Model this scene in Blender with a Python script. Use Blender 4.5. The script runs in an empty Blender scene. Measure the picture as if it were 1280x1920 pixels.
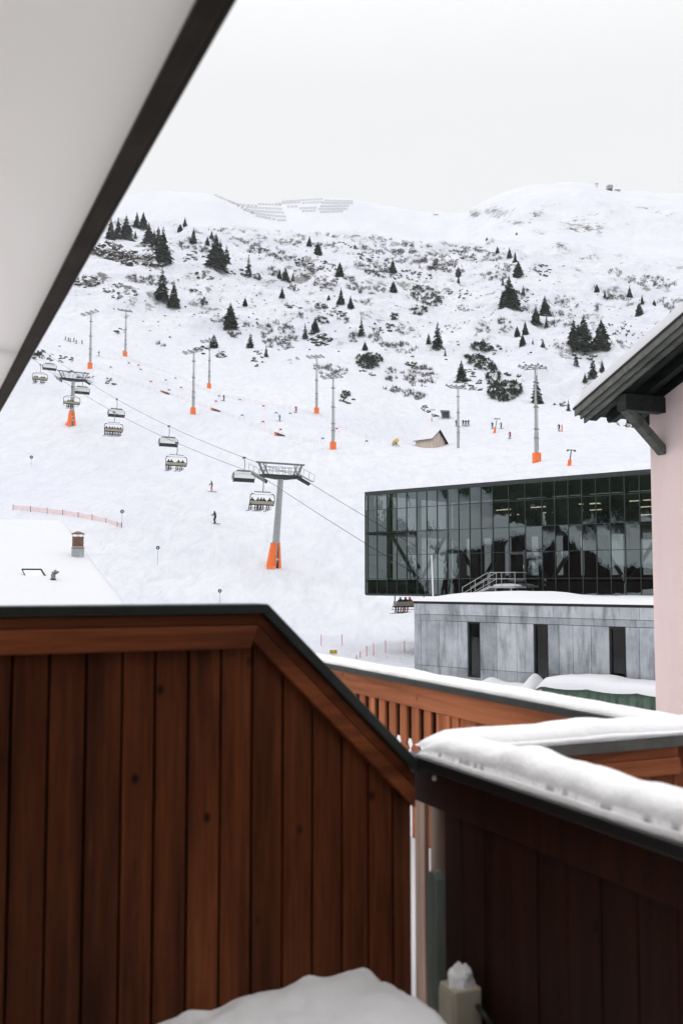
import bpy, math, random
import numpy as np
from mathutils import Vector, Matrix, noise as mnoise

random.seed(7)
rng = np.random.default_rng(11)
R_ = math.radians
scene = bpy.context.scene
COL = scene.collection

# ------------------------------------------------------------------ camera maths
F = 1867.0
PITCH = math.atan(130.0 / F)
CP, SP = math.cos(PITCH), math.sin(PITCH)

def ray(px, py):
    xc = (px - 640.0) / F
    yc = (960.0 - py) / F
    w = CP - yc * SP
    return xc / w, 1.0, (SP + yc * CP) / w

def P(px, py, D):
    d = ray(px, py)
    return Vector((d[0] * D, D, d[2] * D))

# town grid: u runs along our railing (away), v points outward
TA = R_(24.2)
UX, UY = -math.sin(TA), math.cos(TA)
VX, VY = math.cos(TA), math.sin(TA)

def at_u(px, py, u0):            # point of the pixel's ray on the plane u = u0, as (v, u, z)
    d = ray(px, py)
    Y = u0 / (d[0] * UX + UY)
    return (d[0] * VX + VY) * Y, u0, d[2] * Y

def at_v(px, py, v0):
    d = ray(px, py)
    Y = v0 / (d[0] * VX + VY)
    return v0, (d[0] * UX + UY) * Y, d[2] * Y

def W(v, u, z):                  # town grid to world
    return Vector((v * VX + u * UX, v * VY + u * UY, z))

# ------------------------------------------------------------------ object helpers
def tag(o, label=None, cat=None, group=None, kind=None):
    if label: o['label'] = label
    if cat: o['category'] = cat
    if group: o['group'] = group
    if kind: o['kind'] = kind
    return o

def empty(name, loc=(0, 0, 0), rz=0.0, label=None, cat=None, group=None):
    o = bpy.data.objects.new(name, None)
    COL.objects.link(o)
    o.location = loc
    o.rotation_euler = (0, 0, rz)
    o.empty_display_size = 0.2
    return tag(o, label, cat, group)

class MB:
    """collects simple solids and links them as one mesh object"""
    def __init__(self):
        self.v = []; self.f = []; self.m = []; self.tone = []
        self.cur = 0; self.t = 0.5
    def add(self, vs, fs):
        b = len(self.v)
        self.v.extend([tuple(p) for p in vs])
        for f in fs:
            self.f.append(tuple(i + b for i in f)); self.m.append(self.cur); self.tone.append(self.t)
        return self
    def box(self, c, s, rz=0.0, ry=0.0, rx=0.0):
        hx, hy, hz = s[0] / 2, s[1] / 2, s[2] / 2
        M = Matrix.Rotation(rz, 3, 'Z') @ Matrix.Rotation(ry, 3, 'Y') @ Matrix.Rotation(rx, 3, 'X')
        c = Vector(c)
        vs = [c + M @ Vector((x * hx, y * hy, z * hz)) for z in (-1, 1) for y in (-1, 1) for x in (-1, 1)]
        return self.add(vs, [(0, 2, 3, 1), (4, 5, 7, 6), (0, 1, 5, 4), (2, 6, 7, 3), (0, 4, 6, 2), (1, 3, 7, 5)])
    def box2(self, a, b):
        return self.box([(a[i] + b[i]) / 2 for i in range(3)], [abs(b[i] - a[i]) for i in range(3)])
    def bar(self, p0, p1, w, h=None, up=(0, 0, 1)):
        h = h or w
        p0 = Vector(p0); p1 = Vector(p1); d = (p1 - p0).normalized(); up = Vector(up)
        if abs(d.dot(up)) > 0.98: up = Vector((1, 0, 0))
        s = d.cross(up).normalized(); t = s.cross(d)
        vs = []
        for p in (p0, p1):
            for a, b in ((-1, -1), (1, -1), (1, 1), (-1, 1)):
                vs.append(p + s * (a * w / 2) + t * (b * h / 2))
        return self.add(vs, [(0, 1, 2, 3), (7, 6, 5, 4), (0, 4, 5, 1), (1, 5, 6, 2), (2, 6, 7, 3), (3, 7, 4, 0)])
    def tube(self, p0, p1, r0, r1=None, n=8, caps=True):
        r1 = r0 if r1 is None else r1
        p0 = Vector(p0); p1 = Vector(p1); d = (p1 - p0).normalized()
        up = Vector((0, 0, 1)) if abs(d.z) < 0.95 else Vector((1, 0, 0))
        s = d.cross(up).normalized(); t = s.cross(d)
        vs = []
        for p, r in ((p0, r0), (p1, r1)):
            for k in range(n):
                a = 2 * math.pi * k / n
                vs.append(p + s * (r * math.cos(a)) + t * (r * math.sin(a)))
        fs = [(k, (k + 1) % n, n + (k + 1) % n, n + k) for k in range(n)]
        if caps: fs += [tuple(reversed(range(n))), tuple(range(n, 2 * n))]
        return self.add(vs, fs)
    def path(self, pts, r, n=6):
        for a, b in zip(pts[:-1], pts[1:]): self.tube(a, b, r, r, n)
        return self
    def lathe(self, prof, c=(0, 0, 0), n=16):
        vs = []; fs = []
        for r, z in prof:
            for k in range(n):
                a = 2 * math.pi * k / n
                vs.append((c[0] + r * math.cos(a), c[1] + r * math.sin(a), c[2] + z))
        m = len(prof)
        for i in range(m - 1):
            for k in range(n):
                fs.append((i * n + k, i * n + (k + 1) % n, (i + 1) * n + (k + 1) % n, (i + 1) * n + k))
        fs += [tuple(reversed(range(n))), tuple(range((m - 1) * n, m * n))]
        return self.add(vs, fs)
    def prism(self, poly, y0, y1):      # polygon in x,z pushed along y
        n = len(poly)
        area = sum(poly[i][0] * poly[(i + 1) % n][1] - poly[(i + 1) % n][0] * poly[i][1] for i in range(n))
        if area < 0: poly = poly[::-1]
        vs = [(x, y0, z) for x, z in poly] + [(x, y1, z) for x, z in poly]
        fs = [tuple(range(n)), tuple(reversed(range(n, 2 * n)))]
        fs += [(i + n, (i + 1) % n + n, (i + 1) % n, i) for i in range(n)]
        return self.add(vs, fs)
    def prismx(self, poly, x0, x1):     # polygon in y,z pushed along x
        n = len(poly)
        area = sum(poly[i][0] * poly[(i + 1) % n][1] - poly[(i + 1) % n][0] * poly[i][1] for i in range(n))
        if area < 0: poly = poly[::-1]
        vs = [(x0, y, z) for y, z in poly] + [(x1, y, z) for y, z in poly]
        fs = [tuple(reversed(range(n))), tuple(range(n, 2 * n))]
        fs += [(i, (i + 1) % n, (i + 1) % n + n, i + n) for i in range(n)]
        return self.add(vs, fs)
    def prismz(self, poly, z0, z1):
        n = len(poly)
        area = sum(poly[i][0] * poly[(i + 1) % n][1] - poly[(i + 1) % n][0] * poly[i][1] for i in range(n))
        if area < 0: poly = poly[::-1]
        vs = [(x, y, z0) for x, y in poly] + [(x, y, z1) for x, y in poly]
        fs = [tuple(reversed(range(n))), tuple(range(n, 2 * n))]
        fs += [(i, (i + 1) % n, (i + 1) % n + n, i + n) for i in range(n)]
        return self.add(vs, fs)
    def mesh(self, name, mats, smooth=False):
        me = bpy.data.meshes.new(name)
        me.from_pydata(self.v, [], self.f)
        for m in (mats if isinstance(mats, (list, tuple)) else [mats]): me.materials.append(m)
        me.polygons.foreach_set('material_index', self.m)
        if smooth: me.polygons.foreach_set('use_smooth', [True] * len(self.f))
        a = me.attributes.new('tone', 'FLOAT', 'FACE')
        a.data.foreach_set('value', self.tone)
        me.update()
        return me
    def build(self, name, mats, parent=None, smooth=False, bevel=0.0):
        o = bpy.data.objects.new(name, self.mesh(name, mats, smooth))
        COL.objects.link(o)
        o.parent = parent
        if bevel:
            b = o.modifiers.new('bevel', 'BEVEL'); b.width = bevel; b.segments = 2; b.limit_method = 'ANGLE'
        return o

def grid_obj(name, pts, mat, parent=None, smooth=True, closed_u=False):
    """pts[i][j] -> one sheet"""
    n = len(pts); m = len(pts[0]); mb = MB()
    vs = [p for r in pts for p in r]
    fs = []
    for i in range(n - (0 if closed_u else 1)):
        for j in range(m - 1):
            k = (i + 1) % n
            fs.append((i * m + j, k * m + j, k * m + j + 1, i * m + j + 1))
    mb.add(vs, fs)
    return mb.build(name, mat, parent, smooth)

def copy_thing(o, loc=None, rz=None, scale=None, label=None, group=None):
    c = o.copy(); COL.objects.link(c)
    for ch in list(o.children):
        d = ch.copy(); COL.objects.link(d); d.parent = c
        for g in list(ch.children):
            e = g.copy(); COL.objects.link(e); e.parent = d
    if loc is not None: c.location = loc
    if rz is not None: c.rotation_euler = (0, 0, rz)
    if scale is not None: c.scale = scale if hasattr(scale, '__len__') else (scale,) * 3
    if label: c['label'] = label
    if group: c['group'] = group
    return c

# ------------------------------------------------------------------ materials
class NT:
    def __init__(self, name):
        self.m = bpy.data.materials.new(name); self.m.use_nodes = True
        self.t = self.m.node_tree; self.t.nodes.clear()
        self.out = self.n('ShaderNodeOutputMaterial')
    def n(self, typ, **kw):
        nd = self.t.nodes.new(typ)
        for k, v in kw.items(): setattr(nd, k, v)
        return nd
    def link(self, a, b): self.t.links.new(a, b)
    def coord(self, scale=(1, 1, 1), kind='Object', rot=(0, 0, 0)):
        c = self.n('ShaderNodeTexCoord'); mp = self.n('ShaderNodeMapping')
        mp.inputs['Scale'].default_value = scale; mp.inputs['Rotation'].default_value = rot
        self.link(c.outputs[kind], mp.inputs['Vector'])
        return mp.outputs['Vector']
    def pos(self, scale=(1, 1, 1)):
        g = self.n('ShaderNodeNewGeometry'); mp = self.n('ShaderNodeMapping')
        mp.inputs['Scale'].default_value = scale
        self.link(g.outputs['Position'], mp.inputs['Vector'])
        return mp.outputs['Vector']
    def noise(self, vec, scale, detail=4, rough=0.55, dist=0.0):
        nd = self.n('ShaderNodeTexNoise')
        nd.inputs['Scale'].default_value = scale; nd.inputs['Detail'].default_value = detail
        nd.inputs['Roughness'].default_value = rough; nd.inputs['Distortion'].default_value = dist
        self.link(vec, nd.inputs['Vector'])
        return nd.outputs['Fac']
    def ramp(self, fac, stops, interp='LINEAR'):
        r = self.n('ShaderNodeValToRGB'); r.color_ramp.interpolation = interp
        e = r.color_ramp.elements
        while len(e) < len(stops): e.new(0.5)
        for i, (p, c) in enumerate(stops):
            e[i].position = p
            e[i].color = (c, c, c, 1) if not hasattr(c, '__len__') else (*c, 1)
        self.link(fac, r.inputs['Fac'])
        return r.outputs['Color']
    def math(self, op, a, b=None, clamp=False):
        m = self.n('ShaderNodeMath', operation=op); m.use_clamp = clamp
        for i, x in enumerate((a, b)):
            if x is None: continue
            if isinstance(x, (int, float)): m.inputs[i].default_value = x
            else: self.link(x, m.inputs[i])
        return m.outputs[0]
    def mix(self, fac, a, b, mode='MIX'):
        m = self.n('ShaderNodeMix', data_type='RGBA'); m.blend_type = mode
        for s, x in ((m.inputs[0], fac), (m.inputs[6], a), (m.inputs[7], b)):
            if isinstance(x, (int, float)): s.default_value = x
            elif hasattr(x, '__len__'): s.default_value = (*x, 1)
            else: self.link(x, s)
        return m.outputs[2]
    def bump(self, h, strength=0.3, dist=0.01, normal=None):
        b = self.n('ShaderNodeBump'); b.inputs['Strength'].default_value = strength
        b.inputs['Distance'].default_value = dist
        self.link(h, b.inputs['Height'])
        if normal: self.link(normal, b.inputs['Normal'])
        return b.outputs['Normal']
    def bsdf(self, col, rough=0.6, metal=0.0, normal=None, spec=0.5, **kw):
        b = self.n('ShaderNodeBsdfPrincipled')
        for key, x in (('Base Color', col), ('Roughness', rough), ('Metallic', metal), ('Specular IOR Level', spec)):
            s = b.inputs[key]
            if isinstance(x, (int, float)): s.default_value = x
            elif hasattr(x, '__len__'): s.default_value = (*x, 1)
            else: self.link(x, s)
        if normal: self.link(normal, b.inputs['Normal'])
        for k, x in kw.items(): b.inputs[k].default_value = x
        return b
    def done(self, shader):
        self.link(shader.outputs[0] if hasattr(shader, 'outputs') else shader, self.out.inputs['Surface'])
        return self.m

def plain(name, col, rough=0.6, metal=0.0, var=0.25, scale=3.0, spec=0.5, bump=0.0):
    t = NT(name)
    v = t.coord()
    nz = t.noise(v, scale, 5)
    c = t.ramp(nz, [(0.25, tuple(x * (1 - var) for x in col)), (0.75, tuple(min(1, x * (1 + var)) for x in col))])
    nrm = t.bump(nz, bump, 0.02) if bump else None
    return t.done(t.bsdf(c, rough, metal, nrm, spec))

def wood(name, dark, mid, light, axis='z', scale=1.0, rough=0.6, spec=0.12, knots=True):
    t = NT(name)
    s = {'z': (9, 9, 0.55), 'x': (0.55, 9, 9), 'y': (9, 0.55, 9)}[axis]
    s = tuple(x * scale for x in s)
    v = t.coord(s)
    at = t.n('ShaderNodeAttribute'); at.attribute_name = 'tone'
    # shift the grain from board to board
    ad = t.n('ShaderNodeVectorMath', operation='MULTIPLY_ADD')
    t.link(at.outputs['Fac'], ad.inputs[0]); ad.inputs[1].default_value = (37, 23, 51); t.link(v, ad.inputs[2])
    v2 = ad.outputs[0]
    g1 = t.noise(v2, 1.4, 6, 0.6, 0.6)
    g2 = t.noise(v2, 7.0, 4, 0.7, 0.2)
    g = t.math('ADD', t.math('MULTIPLY', g1, 0.65), t.math('MULTIPLY', g2, 0.35))
    c = t.ramp(g, [(0.3, dark), (0.5, mid), (0.72, light)])
    tn = t.ramp(at.outputs['Fac'], [(0.0, 0.72), (1.0, 1.18)])
    c = t.mix(1.0, c, tn, 'MULTIPLY')
    # weather stains
    st = t.noise(t.coord(tuple(x * 0.35 for x in s)), 1.6, 5, 0.6)
    c = t.mix(t.ramp(st, [(0.50, 0.0), (0.66, 0.72)]), c, tuple(x * 0.5 for x in dark))
    fl = t.noise(t.coord(tuple(x * 1.2 for x in s)), 3.0, 3, 0.6)
    c = t.mix(t.ramp(fl, [(0.70, 0.0), (0.78, 0.35)]), c, tuple(min(1, x * 1.9) for x in light))
    if knots:
        ks = {'z': (6, 6, 4.2), 'x': (4.2, 6, 6), 'y': (6, 4.2, 6)}[axis]
        vo = t.n('ShaderNodeTexVoronoi'); vo.inputs['Scale'].default_value = 1.0
        t.link(t.coord(ks), vo.inputs['Vector'])
        kf = t.ramp(vo.outputs['Distance'], [(0.03, 0.9), (0.09, 0.0)])
        c = t.mix(kf, c, tuple(x * 0.25 for x in dark))
    return t.done(t.bsdf(c, rough, 0, t.bump(g, 0.25, 0.004), spec))

def snow_mat(name, tint=(0.62, 0.626, 0.652), bump=0.25, s1=6.0, dist=0.03, fine=60.0, fw=0.12):
    t = NT(name)
    v = t.pos()
    n1 = t.noise(v, s1, 6, 0.6); n2 = t.noise(v, fine, 3, 0.6)
    h = t.math('ADD', n1, t.math('MULTIPLY', n2, fw))
    c = t.ramp(n1, [(0.3, tuple(x * 0.96 for x in tint)), (0.7, tint)])
    b = t.bsdf(c, 0.7, 0, t.bump(h, bump, dist), 0.2)
    return t.done(b)

M = {}
M['wood_red'] = wood('stained_wood_red_brown', (0.022, 0.0064, 0.0026), (0.115, 0.031, 0.0100), (0.21, 0.064, 0.021))
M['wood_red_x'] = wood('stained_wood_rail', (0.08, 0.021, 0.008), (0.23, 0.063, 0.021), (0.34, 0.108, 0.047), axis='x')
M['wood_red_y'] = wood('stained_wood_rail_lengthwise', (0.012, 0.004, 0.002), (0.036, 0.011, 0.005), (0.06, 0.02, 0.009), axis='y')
M['wood_deep_shaded'] = wood('shade_darkened_brown_wood', (0.010, 0.003, 0.0013), (0.030, 0.0078, 0.003), (0.052, 0.0145, 0.0055))  # railing wood with its shade mixed into the colour; reused elsewhere
M['wood_orange'] = wood('weathered_orange_wood', (0.25, 0.078, 0.029), (0.50, 0.165, 0.065), (0.60, 0.235, 0.11))
M['wood_orange_y'] = wood('weathered_orange_rail', (0.24, 0.078, 0.033), (0.49, 0.163, 0.066), (0.58, 0.225, 0.11), axis='y')
M['wood_orange_x'] = wood('weathered_orange_rail_across', (0.22, 0.07, 0.03), (0.47, 0.15, 0.06), (0.58, 0.21, 0.10), axis='x')
M['wood_pale'] = wood('pale_wood', (0.36, 0.23, 0.17), (0.58, 0.41, 0.32), (0.70, 0.53, 0.44))
M['wood_hut'] = wood('hut_boards', (0.42, 0.33, 0.26), (0.62, 0.51, 0.43), (0.72, 0.62, 0.54))
M['wood_dark'] = wood('dark_stained_rafters', (0.010, 0.013, 0.012), (0.02, 0.025, 0.023), (0.035, 0.041, 0.038), axis='y')
M['fascia'] = wood('grey_green_fascia', (0.055, 0.062, 0.055), (0.095, 0.105, 0.094), (0.14, 0.15, 0.135), axis='y')
M['cap'] = plain('dark_sheet_metal', (0.022, 0.027, 0.024), 0.45, 0.3, 0.35, 14)
M['cap_grey'] = plain('grey_weathered_cap', (0.12, 0.12, 0.104), 0.6, 0.1, 0.4, 10)
M['black'] = plain('black_frame', (0.012, 0.013, 0.013), 0.4, 0.2, 0.3, 8)
M['snow'] = snow_mat('snow')
M['snow_near'] = snow_mat('snow_near', (0.915, 0.915, 0.92), 0.75, 18.0, 0.010, 130.0, 0.30)
M['soffit'] = plain('white_soffit_paint', (0.84, 0.82, 0.805), 0.7, 0, 0.03, 3)
M['trim'] = plain('dark_eave_trim', (0.042, 0.036, 0.028), 0.7, 0, 0.3, 6, 0.1)
M['plaster'] = plain('white_plaster', (0.74, 0.72, 0.69), 0.9, 0, 0.08, 5)
M['steel'] = plain('galvanised_steel', (0.36, 0.38, 0.375), 0.5, 0.35, 0.18, 4)
M['steel_dark'] = plain('dark_steel', (0.055, 0.06, 0.06), 0.5, 0.4, 0.3, 5)
M['mullion'] = plain('dark_teal_mullion', (0.03, 0.042, 0.041), 0.45, 0.2, 0.2, 5)
M['steel_mid'] = plain('mid_grey_steel', (0.17, 0.18, 0.175), 0.5, 0.35, 0.25, 5)
M['orange'] = plain('orange_pad', (0.85, 0.17, 0.03), 0.6, 0, 0.15, 2.5)
M['red'] = plain('red_plastic', (0.5, 0.035, 0.03), 0.5, 0, 0.15)
M['blue'] = plain('blue_plastic', (0.03, 0.22, 0.42), 0.5, 0, 0.15)
M['sign_blue'] = plain('sign_blue', (0.01, 0.07, 0.15), 0.4, 0, 0.1)
M['white'] = plain('white_paint', (0.72, 0.73, 0.73), 0.5, 0, 0.06)
M['yellow'] = plain('yellow_sign', (0.62, 0.42, 0.06), 0.5, 0, 0.12)
M['beige'] = plain('beige_upholstery', (0.36, 0.32, 0.23), 0.7, 0, 0.12)
M['beige_box'] = plain('beige_plastic', (0.44, 0.40, 0.31), 0.5, 0, 0.1, 8)
M['greenpost'] = wood('green_grey_wood', (0.09, 0.11, 0.10), (0.17, 0.20, 0.18), (0.26, 0.30, 0.27))
M['bubble'] = plain('pale_bubble_shell', (0.84, 0.85, 0.83), 0.25, 0, 0.06)
M['chair_dark'] = plain('charcoal_seat', (0.02, 0.022, 0.022), 0.6, 0, 0.2)
M['rust'] = plain('rusty_flue', (0.16, 0.085, 0.055), 0.6, 0.3, 0.35, 6)
M['lamp_face'] = plain('floodlight_glass', (0.3, 0.32, 0.33), 0.2, 0.2, 0.1)
M['tarp'] = plain('green_tarp', (0.075, 0.125, 0.085), 0.65, 0, 0.3, 5)
M['bark'] = plain('bark', (0.06, 0.045, 0.035), 0.9, 0, 0.3, 10)
M['twig'] = plain('dry_twigs', (0.05, 0.043, 0.035), 0.9, 0, 0.45, 0.6)
M['wire'] = plain('steel_rope', (0.10, 0.10, 0.105), 0.6, 0.2, 0.1)
M['shrubgreen'] = plain('dwarf_pine_needles', (0.022, 0.034, 0.016), 0.8, 0, 0.5, 0.8)

M['pipe_brown'] = plain('brown_downpipe', (0.27, 0.19, 0.15), 0.5, 0, 0.12)
def pink_plaster():
    t = NT('pink_plaster')
    v = t.coord()
    n = t.noise(v, 1.2, 5); f = t.noise(v, 55, 3)
    c = t.ramp(n, [(0.3, (0.83, 0.665, 0.645)), (0.7, (0.885, 0.72, 0.70))])
    sv = t.noise(t.coord((2.2, 2.2, 0.25)), 1.5, 5, 0.65)
    c = t.mix(t.ramp(sv, [(0.48, 0.0), (0.75, 0.16)]), c, (0.45, 0.38, 0.37))
    g2 = t.noise(v, 24, 4, 0.7)
    return t.done(t.bsdf(c, 0.9, 0, t.bump(t.math('ADD', f, g2), 0.5, 0.006), 0.2))
M['pink'] = pink_plaster()

def fabric():
    t = NT('white_translucent_sheet')
    d = t.n('ShaderNodeBsdfDiffuse'); d.inputs[0].default_value = (0.8, 0.78, 0.77, 1)
    r = t.n('ShaderNodeBsdfTranslucent'); r.inputs[0].default_value = (0.8, 0.78, 0.76, 1)
    mx = t.n('ShaderNodeMixShader'); mx.inputs[0].default_value = 0.37
    t.link(d.outputs[0], mx.inputs[1]); t.link(r.outputs[0], mx.inputs[2])
    return t.done(mx)
M['fabric'] = fabric()
def rock_snow(name, thr=0.55):
    t = NT(name)
    v = t.pos()
    n = t.noise(v, 0.9, 6, 0.65)
    rk = t.ramp(n, [(0.3, (0.015, 0.015, 0.014)), (0.55, (0.042, 0.04, 0.037)), (0.75, (0.16, 0.155, 0.145))])
    g = t.n('ShaderNodeNewGeometry'); s = t.n('ShaderNodeSeparateXYZ'); t.link(g.outputs['Normal'], s.inputs[0])
    f = t.math('ADD', s.outputs['Z'], t.math('MULTIPLY', t.math('SUBTRACT', n, 0.5), 0.9))
    k = t.ramp(f, [(thr, 0.0), (thr + 0.1, 1.0)])
    c = t.mix(k, rk, (0.84, 0.85, 0.88))
    return t.done(t.bsdf(c, 0.85, 0, t.bump(n, 0.6, 0.4), 0.2))
M['rock'] = rock_snow('snowy_rock', 0.66)

def needles():
    t = NT('spruce_needles')
    v = t.pos(); n = t.noise(v, 1.1, 4, 0.6)
    oi = t.n('ShaderNodeObjectInfo')
    c = t.ramp(n, [(0.3, (0.014, 0.025, 0.012)), (0.6, (0.038, 0.058, 0.027)), (0.8, (0.07, 0.095, 0.045))])
    c = t.mix(1.0, c, t.ramp(oi.outputs['Random'], [(0, 0.7), (1, 1.35)]), 'MULTIPLY')
    return t.done(t.bsdf(c, 0.8, 0, None, 0.2))
M['needles'] = needles()

def concrete():
    t = NT('stained_concrete')
    v = t.coord()
    n1 = t.noise(v, 0.55, 6, 0.62); n2 = t.noise(t.coord((1.6, 1.6, 0.28)), 1.3, 6, 0.65); n3 = t.noise(v, 9, 5, 0.7)
    at = t.n('ShaderNodeAttribute'); at.attribute_name = 'tone'
    c = t.ramp(n1, [(0.3, (0.24, 0.26, 0.285)), (0.48, (0.38, 0.405, 0.435)), (0.68, (0.50, 0.52, 0.545))])
    c = t.mix(t.ramp(n2, [(0.48, 0.0), (0.68, 0.7)]), c, (0.085, 0.095, 0.105))
    c = t.mix(t.ramp(n3, [(0.5, 0.0), (0.75, 0.4)]), c, (0.42, 0.44, 0.46))
    c = t.mix(1.0, c, t.ramp(at.outputs['Fac'], [(0.0, 0.62), (1.0, 1.25)]), 'MULTIPLY')
    return t.done(t.bsdf(c, 0.85, 0, t.bump(n3, 0.25, 0.01), 0.25))
M['concrete'] = concrete()

def glass_mat(name, refl, trans, tint_r, tint_t, wav=0.0, ws=1.6, dist=0.05):
    t = NT(name)
    gl = t.n('ShaderNodeBsdfGlossy'); gl.inputs['Roughness'].default_value = 0.0
    gl.inputs['Color'].default_value = tuple(x * refl for x in tint_r) + (1,)
    tr = t.n('ShaderNodeBsdfTransparent'); tr.inputs['Color'].default_value = tuple(x * trans for x in tint_t) + (1,)
    if wav:
        n = t.noise(t.coord((1, 1, 0.6)), ws, 3, 0.5, 0.3)
        t.link(t.bump(n, wav, dist), gl.inputs['Normal'])
    ad = t.n('ShaderNodeAddShader'); t.link(gl.outputs[0], ad.inputs[0]); t.link(tr.outputs[0], ad.inputs[1])
    return t.done(ad)
M['glass'] = glass_mat('facade_glass', 0.17, 0.14, (0.86, 1.0, 0.975), (0.86, 1.0, 0.96), 0.10, 1.1, 0.05)
M['glass_win'] = glass_mat('dark_window_glass', 0.045, 0.15, (1, 1, 1), (0.9, 1, 0.98), 0.1)

def net_mat(name, col, a):
    t = NT(name)
    d = t.n('ShaderNodeBsdfDiffuse'); d.inputs['Color'].default_value = (*col, 1)
    tr = t.n('ShaderNodeBsdfTransparent')
    n = t.noise(t.pos((1.5, 1.5, 3)), 2.0, 3)
    fac = t.math('MULTIPLY', t.ramp(n, [(0.3, 0.7), (0.7, 1.2)]), a)
    mx = t.n('ShaderNodeMixShader'); t.link(fac, mx.inputs[0])
    t.link(tr.outputs[0], mx.inputs[1]); t.link(d.outputs[0], mx.inputs[2])
    return t.done(mx)
M['net'] = net_mat('orange_safety_net', (0.72, 0.22, 0.14), 0.34)
M['net_faint'] = net_mat('faint_safety_net', (0.72, 0.40, 0.34), 0.07)

def emis(name, col, s):
    t = NT(name); e = t.n('ShaderNodeEmission'); e.inputs[0].default_value = (*col, 1); e.inputs[1].default_value = s
    return t.done(e)
M['strip'] = emis('lit_ceiling_lamp', (1.0, 0.82, 0.6), 3.5)

def terrain_mat():
    t = NT('mountain_snow')
    v = t.pos()
    at = t.n('ShaderNodeAttribute'); at.attribute_name = 'rocky'
    g = t.n('ShaderNodeNewGeometry'); s = t.n('ShaderNodeSeparateXYZ'); t.link(g.outputs['Normal'], s.inputs[0])
    n1 = t.noise(v, 0.16, 8, 0.68, 0.3)
    n2 = t.noise(t.pos((1, 1, 1.6)), 0.55, 6, 0.7, 0.4)
    steep = t.math('SUBTRACT', 0.86, s.outputs['Z'])
    f = t.math('ADD', t.math('MULTIPLY', steep, 1.15), t.math('MULTIPLY', t.math('SUBTRACT', n2, 0.5), 0.7))
    f = t.math('ADD', f, t.math('MULTIPLY', t.math('SUBTRACT', n1, 0.5), 1.25))
    cg = t.n('ShaderNodeAttribute'); cg.attribute_name = 'crag'
    f = t.math('ADD', f, t.math('MULTIPLY', cg.outputs['Fac'], 0.24))
    f = t.math('MULTIPLY', t.ramp(f, [(0.24, 0.0), (0.30, 1.0)]), t.math('ADD', at.outputs['Fac'], cg.outputs['Fac'], True), True)
    rk = t.ramp(t.noise(v, 0.8, 6, 0.7), [(0.3, (0.045, 0.044, 0.042)), (0.5, (0.12, 0.113, 0.10)), (0.72, (0.27, 0.255, 0.23))])
    # groomed and skied snow: faint streaks down the fall line
    st = t.noise(t.pos((0.35, 0.09, 0.3)), 1.6, 6, 0.65, 0.8)
    fine = t.noise(t.pos((1.3, 0.35, 1.0)), 1.2, 5, 0.7, 0.5)
    big = t.noise(v, 0.02, 4, 0.5)
    sn = t.ramp(st, [(0.28, (0.535, 0.55, 0.602)), (0.62, (0.637, 0.645, 0.68))])
    sn = t.mix(t.ramp(big, [(0.4, 0.0), (0.65, 0.45)]), sn, (0.53, 0.552, 0.62))
    c = t.mix(f, sn, rk)
    h = t.math('ADD', t.math('MULTIPLY', st, 0.7), t.math('MULTIPLY', fine, 0.5))
    h = t.math('ADD', h, t.math('MULTIPLY', n2, at.outputs['Fac']))
    return t.done(t.bsdf(c, 0.75, 0, t.bump(h, 0.7, 0.55), 0.15))
M['terrain'] = terrain_mat()

# ------------------------------------------------------------------ terrain
def pchip(x, y, xq):
    """shape-preserving cubic; y may hold several columns along axis 1"""
    x = np.asarray(x, float); y = np.asarray(y, float); xq = np.clip(np.asarray(xq, float), x[0], x[-1])
    one = y.ndim == 1
    if one: y = y[:, None]
    h = np.diff(x)[:, None]; dl = np.diff(y, axis=0) / h
    m = np.zeros_like(y)
    w1 = 2 * h[1:] + h[:-1]; w2 = h[1:] + 2 * h[:-1]
    with np.errstate(divide='ignore', invalid='ignore'):
        mm = (w1 + w2) / (w1 / dl[:-1] + w2 / dl[1:])
    m[1:-1] = np.where(dl[:-1] * dl[1:] > 0, mm, 0.0)
    m[0] = dl[0]; m[-1] = dl[-1]
    k = np.clip(np.searchsorted(x, xq) - 1, 0, len(x) - 2)
    t = ((xq - x[k]) / np.diff(x)[k])[:, None]; hh = np.diff(x)[k][:, None]
    r = ((2 * t**3 - 3 * t**2 + 1) * y[k] + (t**3 - 2 * t**2 + t) * hh * m[k]
         + (-2 * t**3 + 3 * t**2) * y[k + 1] + (t**3 - t**2) * hh * m[k + 1])
    return r[:, 0] if one else r

_perm = np.random.default_rng(5).permutation(512)
_perm = np.concatenate([_perm, _perm])
_ga = np.random.default_rng(6).uniform(0, 2 * np.pi, 1024)
def gnoise(x, y):
    xi = np.floor(x).astype(int); yi = np.floor(y).astype(int)
    xf = x - xi; yf = y - yi
    u = xf**3 * (xf * (xf * 6 - 15) + 10); v = yf**3 * (yf * (yf * 6 - 15) + 10)
    def g(ix, iy, dx, dy):
        h = _ga[_perm[(_perm[ix & 511] + iy) & 511]]
        return np.cos(h) * dx + np.sin(h) * dy
    a = g(xi, yi, xf, yf); b = g(xi + 1, yi, xf - 1, yf)
    c = g(xi, yi + 1, xf, yf - 1); d = g(xi + 1, yi + 1, xf - 1, yf - 1)
    return (a + u * (b - a)) + v * ((c + u * (d - c)) - (a + u * (b - a)))
def fbm(x, y, o=4):
    s = 0; a = 1.0
    for k in range(o):
        s = s + a * gnoise(x * 2**k + 17.3 * k, y * 2**k - 9.1 * k); a *= 0.5
    return s
def ridged(x, y, o=4):
    s = 0; a = 1.0
    for k in range(o):
        s = s + a * (1 - 2.2 * np.abs(gnoise(x * 2**k + 31.7 * k, y * 2**k + 5.3 * k))); a *= 0.5
    return s
def sst(a, b, x):
    t = np.clip((x - a) / (b - a), 0, 1); return t * t * (3 - 2 * t)

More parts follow.
